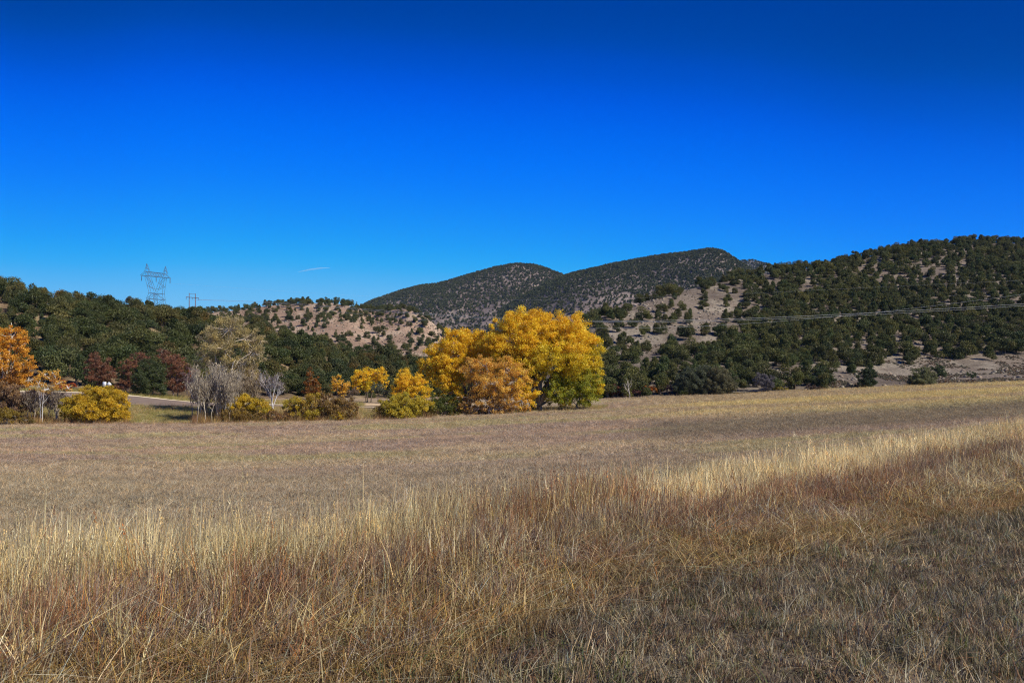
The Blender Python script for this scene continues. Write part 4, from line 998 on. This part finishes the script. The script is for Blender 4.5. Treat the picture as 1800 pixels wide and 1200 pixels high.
def tall_weights(u, d, X):
    s_ = (d - D_in(u)) / (D_out(u) - D_in(u))
    n1 = fbm(X * .5, d * .7, 101, 4); n2 = fbm(X * .8 + 9, d * 1.1, 111, 4); n3 = fbm(X * 1.6, d * 1.6, 121, 3)
    W = np.full((len(u), len(TK)), .02)
    ix = {k: i for i, k in enumerate(TK)}
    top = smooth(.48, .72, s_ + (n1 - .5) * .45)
    left = 1 - smooth(650, 900, u); cen = smooth(650, 850, u) * (1 - smooth(1080, 1220, u)); rt = smooth(1080, 1240, u)
    W[:, ix['straw']] += top * (left * 3.0 + cen * .6 + rt * 3.6) + .14
    W[:, ix['pale']] += top * (left * 1.0 + rt * 2.2 * (1 - smooth(1640, 1750, u))) + .05
    W[:, ix['cream']] += .10 + .2 * smooth(.5, .7, n2)
    W[:, ix['rbrown']] += top * cen * .9 + .15
    midb = smooth(.28 - .16 * smooth(1100, 1300, u), .45 - .14 * smooth(1100, 1300, u), s_) * (1 - smooth(.55, .72, s_))
    W[:, ix['rbrown']] += midb * (rt * 2.2 + .4 * left) * smooth(.38, .6, n1) * 1.5
    W[:, ix['mauve']] += midb * (rt * 1.3 + left * .4) + (.14 + .6 * smooth(.5, .7, n2)) * (1 - .6 * top)
    low = 1 - smooth(.3, .5, s_)
    W[:, ix['ochre']] += low * .35 * (1 + smooth(.45, .65, n3)) + .08
    W[:, ix['brown']] += low * .8 + .3 * (1 - .5 * top)
    W[:, ix['straw']] += low * .8; W[:, ix['cream']] += low * .4; W[:, ix['rbrown']] += low * .5 + .35 * left * midb; W[:, ix['mauve']] += low * .4
    pr = smooth(1560, 1680, u) * smooth(.10, .25, s_) * (1 - smooth(.36, .5, s_))
    W[:, ix['pale']] += pr * 1.6; W[:, ix['straw']] += pr * .9
    W[:, ix['rust']] += .05 + .25 * smooth(.6, .72, n3)
    W[:, ix['green']] += .03 + .3 * smooth(.62, .75, fbm(X * 1.1 + 40, d * 1.3, 131, 3)) * low
    return W / W.sum(1, keepdims=True), top, s_
GP, GR, GS, GI, GTt = [], [], [], [], []
for d0, d1, dens, wsc in ((1.6, 6.5, 105, .95), (6.5, 11, 80, 1.05), (11, 18, 50, 1.3), (18, 44, 27, 1.8)):
    X, d = area_pts(d0, d1, dens)
    u, _ = polar(X, d)
    jit = (fbm(X * .9, d * .9, 141, 3) - .5)
    k = (d > D_in(u) + .1 + jit * 2.6 + r4.normal(0, .18, len(d))) & (d < D_out(u) + jit * 2.2 + r4.normal(0, .25, len(d)))
    X, d, u, jit = X[k], d[k], u[k], jit[k]
    W, top, s_ = tall_weights(u, d, X)
    ci = (W.cumsum(1) > r4.random((len(u), 1))).argmax(1)
    n = len(X)
    h = .245 + .13 * smooth(0, .5, s_) + .20 * top
    h = h * r4.uniform(.7, 1.25, n) * (.75 + .5 * fbm(X * .6, d * .6, 151, 3))
    # a few very tall seed stalks on the outer left fringe
    h = np.where((r4.random(n) < .02) & (s_ > .8) & (u < 700), h * 1.5, h)
    h = h * (.7 + .65 * fbm(X * 2.4 + 7, d * 2.4, 193, 3))
    h = np.where(ci == TK.index('green'), h * .6, h) * (.74 + .26 * smooth(-.05, .3, s_ + jit * .3))
    idx = np.where(r4.random(n) < .75 * (.12 + .88 * smooth(.15, .6, s_)), r4.integers(0, 6, n), r4.integers(6, 10, n))
    idx = np.where(r4.random(n) < .38 * (1 - smooth(.1, .6, s_)), r4.integers(10, 14, n), idx)
    GP.append(np.stack([X, d, zG(X, d) - .01], -1)); GR.append(np.stack([r4.normal(0, .10, n), r4.normal(0, .10, n), r4.uniform(0, 6.28, n)], -1))
    wd = wsc * r4.uniform(.85, 1.2, n)
    GS.append(np.stack([wd, wd, h], -1)); GI.append(idx); pn = fbm(X * 3.1, d * 3.1, 191, 3); pm = fbm(X * .8, d * .8, 192, 3)
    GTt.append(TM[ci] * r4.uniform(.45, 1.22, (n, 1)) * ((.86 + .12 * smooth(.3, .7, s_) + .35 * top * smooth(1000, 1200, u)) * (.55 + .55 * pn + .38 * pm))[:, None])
# dead stems leaning and lying in the near grass
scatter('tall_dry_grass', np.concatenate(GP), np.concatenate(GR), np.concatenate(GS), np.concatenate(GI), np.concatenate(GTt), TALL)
n_tall = sum(len(a) for a in GP)
GP, GR, GS, GI, GTt = [], [], [], [], []
for d0, d1, dens, hsc, wsc in ((1.2, 7, 230, 1.15, .95), (7, 14, 150, 1.15, 1.1), (14, 30, 75, 1.1, 1.5), (30, 60, 26, 1.1, 2.4), (60, 104, 9, 1.2, 4.0), (104, 160, 3.5, 1.4, 5.5)):
    X, d = area_pts(d0, d1, dens)
    u, _ = polar(X, d)
    k = (d < D_in(u) + 1.8) | (d > D_out(u) - .8)
    if d0 >= 60: k &= ~((d > 97) & (u < 620)); k &= ~((d > 112) & (u < 1060))
    X, d, u = X[k], d[k], u[k]; n = len(X)
    c = np.minimum(field_colour(X, d) * 1.36, .8)
    verge = d < D_in(u) + 1.8
    vb = (smooth(D_in(u) - .3, D_in(u) + .9, d + 2.2 * (fbm(X * .8, d * .8, 171, 3) - .5)))[:, None]
    pv = np.array([lin(150, 134, 116), lin(128, 112, 98), lin(170, 154, 132), lin(112, 106, 78), lin(128, 100, 84)])[r4.integers(0, 5, n)]
    pv = pv * np.array([1.04, 1.05, .90]) * (1 - vb) + vb * (TP['brown'] * .6 + TP['ochre'] * .4) * .75
    c = np.where(verge[:, None], pv, c) * r4.uniform(.62, 1.34, (n, 1)) * np.where(verge, .5 + .95 * fbm(X * 2.6, d * 2.6, 194, 3), 1)[:, None]
    gr = (r4.random(n) < .035) & verge; c[gr] = lin(104, 112, 58)
    h = hsc * r4.uniform(.5, 1.6, n) * (.45 + 1.1 * fbm(X * .7, d * .9, 195, 4)) * np.where(verge, 1.15, 1)
    gold = smooth(1050, 1250, u) * smooth(62, 84, d); h = h * (1 + 1.2 * gold * smooth(.42, .56, fbm(X * .010 + d * .012, d * .085, 51, 3)))
    GP.append(np.stack([X, d, zG(X, d) - .005], -1)); GR.append(np.stack([r4.normal(0, .25, n), r4.normal(0, .25, n), r4.uniform(0, 6.28, n)], -1))
    wd = wsc * r4.uniform(.8, 1.2, n); GS.append(np.stack([wd, wd, h], -1)); GI.append(r4.integers(0, 6, n)); GTt.append(c)
scatter('mown_grass', np.concatenate(GP), np.concatenate(GR), np.concatenate(GS), np.concatenate(GI), np.concatenate(GTt), SHORT)
# rough grass on the bank, the field edge and under the trees
X, d = area_pts(94, 134, 7.0, .68); u, _ = polar(X, d)
edge = np.interp(u, [-500, 300, 520, 700, 900, 1060, 1100], [95.5, 95.5, 96.5, 99, 103.5, 106, 160])
edge_ = edge; k = (d > edge) & ~((d > rn(u) - .4) & (d < rf(u) + 1.2) & (u < 680)) & ((u < 640) | (d < 116))
X, d, u, edge_ = X[k], d[k], u[k], edge_[k]; n = len(X)
pb = np.array([lin(170, 156, 92), lin(150, 146, 80), lin(196, 172, 118), lin(178, 140, 84), lin(204, 186, 140)])
nz = fbm(X * .2, d * .2, 161, 3)
ci = np.clip((nz * 6 - .8 + r4.normal(0, .8, n)), 0, 4).astype(int)
h = r4.uniform(.25, .7, n) * (.6 + nz)
brush = (d > edge_) & (d < edge_ + 7) & (u > 20) & (u < 900) & ~((u > 236) & (u < 340)) & ~((u > 632) & (u < 660))
h = np.where(brush, h * r4.uniform(1.2, 2.3, n) * (.35 + 1.2 * fbm(X * .45, d * .45, 166, 3)), h)
pw = np.array([lin(176, 140, 92), lin(158, 118, 78), lin(188, 160, 98), lin(150, 134, 74), lin(166, 126, 92)])[r4.integers(0, 5, n)]
scatter('rough_grass', np.stack([X, d, zG(X, d)], -1), np.stack([np.zeros(n), np.zeros(n), r4.uniform(0, 6.28, n)], -1), np.stack([np.full(n, 2.8), np.full(n, 2.8), h], -1), r4.integers(0, 10, n), np.where(brush[:, None], pw, pb[ci]) * r4.uniform(.7, 1.15, (n, 1)), TALL)

# ------------------------------------------------------------------ power line structures
def frame_m(px, row, d, o): return at(px, row, d) - o
W1 = (1, 1, 1)
bt = hillA.P(np.array([275.]), np.array([.99]))[0]
dT = 300.0
tb = at(275, 566, dT)
tw = empty('transmission_tower', tb)
tag(tw, 'tall steel lattice tower with two peaks on the left skyline', 'pylon')
mT = dT / F
def tp(px, row, dy=0): v = at(px, row, dT) - tb; v[1] += dy; return v
def bars(name, L_, r_, mat, parent):
    g = Geo()
    segs(g, [a for a, b in L_], [b for a, b in L_], r_, r_, W1, 4)
    return ob(name, g.mesh(name, mat), parent)
def lattice(a, b, w0, w1, n):
    """braced column between two points: two chords and zigzag"""
    a = np.array(a); b = np.array(b); ax = (b - a); ax /= np.linalg.norm(ax); s = np.cross(ax, [0, 1, 0]); s /= np.linalg.norm(s)
    L_ = []; pl, pr = None, None
    for k in range(n + 1):
        f = k / n; c = a * (1 - f) + b * f; w = (w0 * (1 - f) + w1 * f) / 2
        l, r_ = c - s * w, c + s * w
        if pl is not None:
            L_ += [(pl, l), (pr, r_), ((pl, r_) if k % 2 else (pr, l))]
        pl, pr = l, r_
    return L_
L_ = []
for dy in (-.9, .9):
    L_ += [(tp(256, 485, dy), tp(264, 515, dy)), (tp(263, 486, dy), tp(273, 513, dy)), (tp(291, 489, dy), tp(287, 516, dy)), (tp(284, 488, dy), tp(275, 513, dy))]
    L_ += [(tp(256, 485, dy), tp(266, 496, dy)), (tp(266, 496, dy), tp(260, 502, dy)), (tp(260, 502, dy), tp(271, 508, dy)), (tp(291, 489, dy), tp(281, 498, dy)), (tp(281, 498, dy), tp(288, 504, dy)), (tp(288, 504, dy), tp(277, 509, dy))]
    L_ += [(tp(262, 515, dy), tp(288, 516.5, dy)), (tp(259, 525, dy), tp(289, 527, dy)), (tp(264, 515, dy), tp(259, 525, dy)), (tp(287, 516, dy), tp(289, 527, dy)), (tp(273, 515, dy), tp(289, 527, dy)), (tp(273, 515, dy), tp(259, 525, dy))]
bars('upper_frame', L_, .058, M_STEEL, tw)
L_ = []
for dy in (-.9, .9):
    L_ += lattice(tp(273, 515, dy), tp(273, 566, dy * 2), .5, .9, 10)
    L_ += [(tp(260, 526, dy), tp(254, 566, dy * 2)), (tp(288, 527, dy), tp(296, 566, dy * 2)), (tp(260, 526, dy), tp(284, 545, dy)), (tp(288, 527, dy), tp(262, 545, dy))]
bars('mast', L_, .058, M_STEEL, tw)
L_ = []
for dy in (-.6, .6):
    L_ += [(tp(248, 484, dy), tp(299, 489, dy)), (tp(256, 477, dy), tp(290, 481, dy)), (tp(248, 484, dy), tp(256, 477, dy)), (tp(299, 489, dy), tp(290, 481, dy))]
    for k in range(6):
        a = 256 + k * 34 / 6; b_ = a + 34 / 12; c_ = a + 34 / 6
        f = lambda x, up: tp(x, (477 + (x - 256) * 4 / 34) if up else (484.8 + (x - 256) * 4.2 / 43), dy)
        L_ += [(f(a, False), f(b_, True)), (f(b_, True), f(c_, False))]
bars('crossarm', L_, .058, M_STEEL, tw)
for (x, y0, xa, xb, ya) in ((258, 463, 255, 263, 478), (291, 468, 287, 294, 482)):
    L_ = []
    for dy in (-.6, .6):
        L_ += [(tp(x, y0), tp(xa, ya, dy)), (tp(x, y0), tp(xb, ya, dy)), (tp((x + xa) / 2, (y0 + ya) / 2, dy / 2), tp((x + xb) / 2 + 1, (y0 + ya) / 2 + 3, dy / 2))]
    bars('peak', L_, .058, M_STEEL, tw)
for x, y0 in ((249, 484.5), (274.5, 486.5), (299, 489)):
    g = Geo(); a, b_ = tp(x, y0), tp(x, y0 + 9)
    n = 17; P = np.linspace(a, b_, n); tube(g, P, np.where(np.arange(n) % 2, .16, .07), W1, 6)
    ob('insulator', g.mesh('insulator', M_STEEL, True), tw)
dH = 425.0
hb = at(338, 553, dH); hf = empty('power_pole', hb)
tag(hf, 'wooden twin pole line support on the red hill right of the lattice tower', 'utility pole')
def hp(px, row): return at(px, row, dH) - hb
for x, xb, y0 in ((332.6, 332.6, 515), (343.4, 343.4, 516)):
    g = Geo(); tube(g, [hp(x, y0), hp(x, 535), hp(xb, 558)], [.17, .21, .24], W1, 8)
    ob('pole', g.mesh('pole', M_WOOD, True), hf)
g = Geo(); c = (hp(327.5, 522) + hp(350, 524)) / 2; e_ = hp(350, 524) - hp(327.5, 522)
segs(g, [hp(327.5, 522) + [0, -.25, 0]], [hp(350, 524) + [0, -.25, 0]], .15, .15, W1, 4); ob('crossarm', g.mesh('crossarm', M_WOOD), hf)
g = Geo(); segs(g, [hp(332.6, 516.3)], [hp(343.4, 517)], .07, .07, W1, 4); ob('brace', g.mesh('brace', M_WOOD), hf)
for x, y0 in ((327.8, 522), (338.3, 523), (349.6, 524)):
    g = Geo(); n = 9; tube(g, np.linspace(hp(x, y0), hp(x, y0 + 4), n) + [0, -.25, 0], np.where(np.arange(n) % 2, .14, .06), W1, 6); ob('insulator', g.mesh('insulator', M_STEEL, True), hf)
def wire(pts, d0, d1, rad, label, grp='wires crossing the valley'):
    x = np.array([p[0] for p in pts], float); y = np.array([p[1] for p in pts], float)
    X = np.linspace(x[0], x[-1], 160); cf = np.polyfit((x - 1000) / 1000, y, min(5, len(x) - 1)); Yf = np.polyval(cf, (X - 1000) / 1000)
    d = 1 / np.interp(X, [X[0], 945, X[-1]], [1 / d0, 1 / 222, 1 / d1])
    g = Geo(); P = at(X, Yf, d); tube(g, P, rad * .35 * d / 250, W1, 5)
    o = ob('power_line', g.mesh('power_line', M_WIRE, True)); tag(o, label, 'power line', grp)
wire([(349.6, 528), (490, 530), (560, 537), (700, 549), (870, 558), (1035, 563), (1200, 562), (1400, 556), (1600, 547), (1800, 533), (2100, 505)], 425, 205, .075, 'pale cable of the close pair, the upper strand, across the right hill')
wire([(338.3, 527), (490, 532), (560, 539), (700, 551), (870, 560.5), (1035, 564.5), (1200, 565), (1400, 559.5), (1600, 550), (1800, 536.5), (2100, 508)], 425, 207, .06, 'pale cable of the close pair, the lower strand, across the right hill')
wire([(327.8, 526), (560, 545), (870, 570), (1060, 577), (1150, 577), (1250, 573), (1330, 567), (1400, 561), (1550, 548), (1800, 517), (2100, 470)], 425, 203, .045, 'cable that dips lowest behind the cottonwoods and climbs steeply to the right edge')
wire([(299, 498), (600, 518), (900, 527), (1100, 525), (1250, 518), (1400, 511), (1600, 503), (1800, 492), (2100, 474)], 300, 205, .02, 'faintest uppermost cable crossing the dark trees of the right hill')

# ------------------------------------------------------------------ road signs
def sign(px, row, d, w, rot, label):
    p = ground_at(px, d); c = at(px, row, d)
    e = empty('road_sign', p); tag(e, label, 'road sign')
    h = c[2] - p[2]
    g = Geo(); box(g, (0, .04, h / 2 - .1), (.07, .05, h + .5), W1); ob('post', g.mesh('post', M_WOOD), e)
    g = Geo()
    s = w / 2
    if rot: V_ = [(0, 0, -s * 1.3), (s * 1.3, 0, 0), (0, 0, s * 1.3), (-s * 1.3, 0, 0)]
    else: V_ = [(-s * .75, 0, -s), (s * .75, 0, -s), (s * .75, 0, s), (-s * .75, 0, s)]
    V_ = np.array(V_, float); V2 = np.concatenate([V_ + [0, -.012, h], V_ + [0, .012, h]])
    g.add(V2, [[0, 1, 2, 3], [7, 6, 5, 4], [0, 4, 5, 1], [1, 5, 6, 2], [2, 6, 7, 3], [3, 7, 4, 0]], W1)
    ob('panel', g.mesh('panel', M_SIGN), e)
sign(184.5, 675, 125.5, .72, False, 'pale upright rectangular road sign above the golden bush')
sign(192.5, 675.5, 125.7, .66, True, 'pale diamond road sign right beside the rectangular one')
print('tris', sum(2 * len(m.polygons) for m in bpy.data.meshes)); print('tall clumps', n_tall, 'trees', len(size), 'far', len(FP))
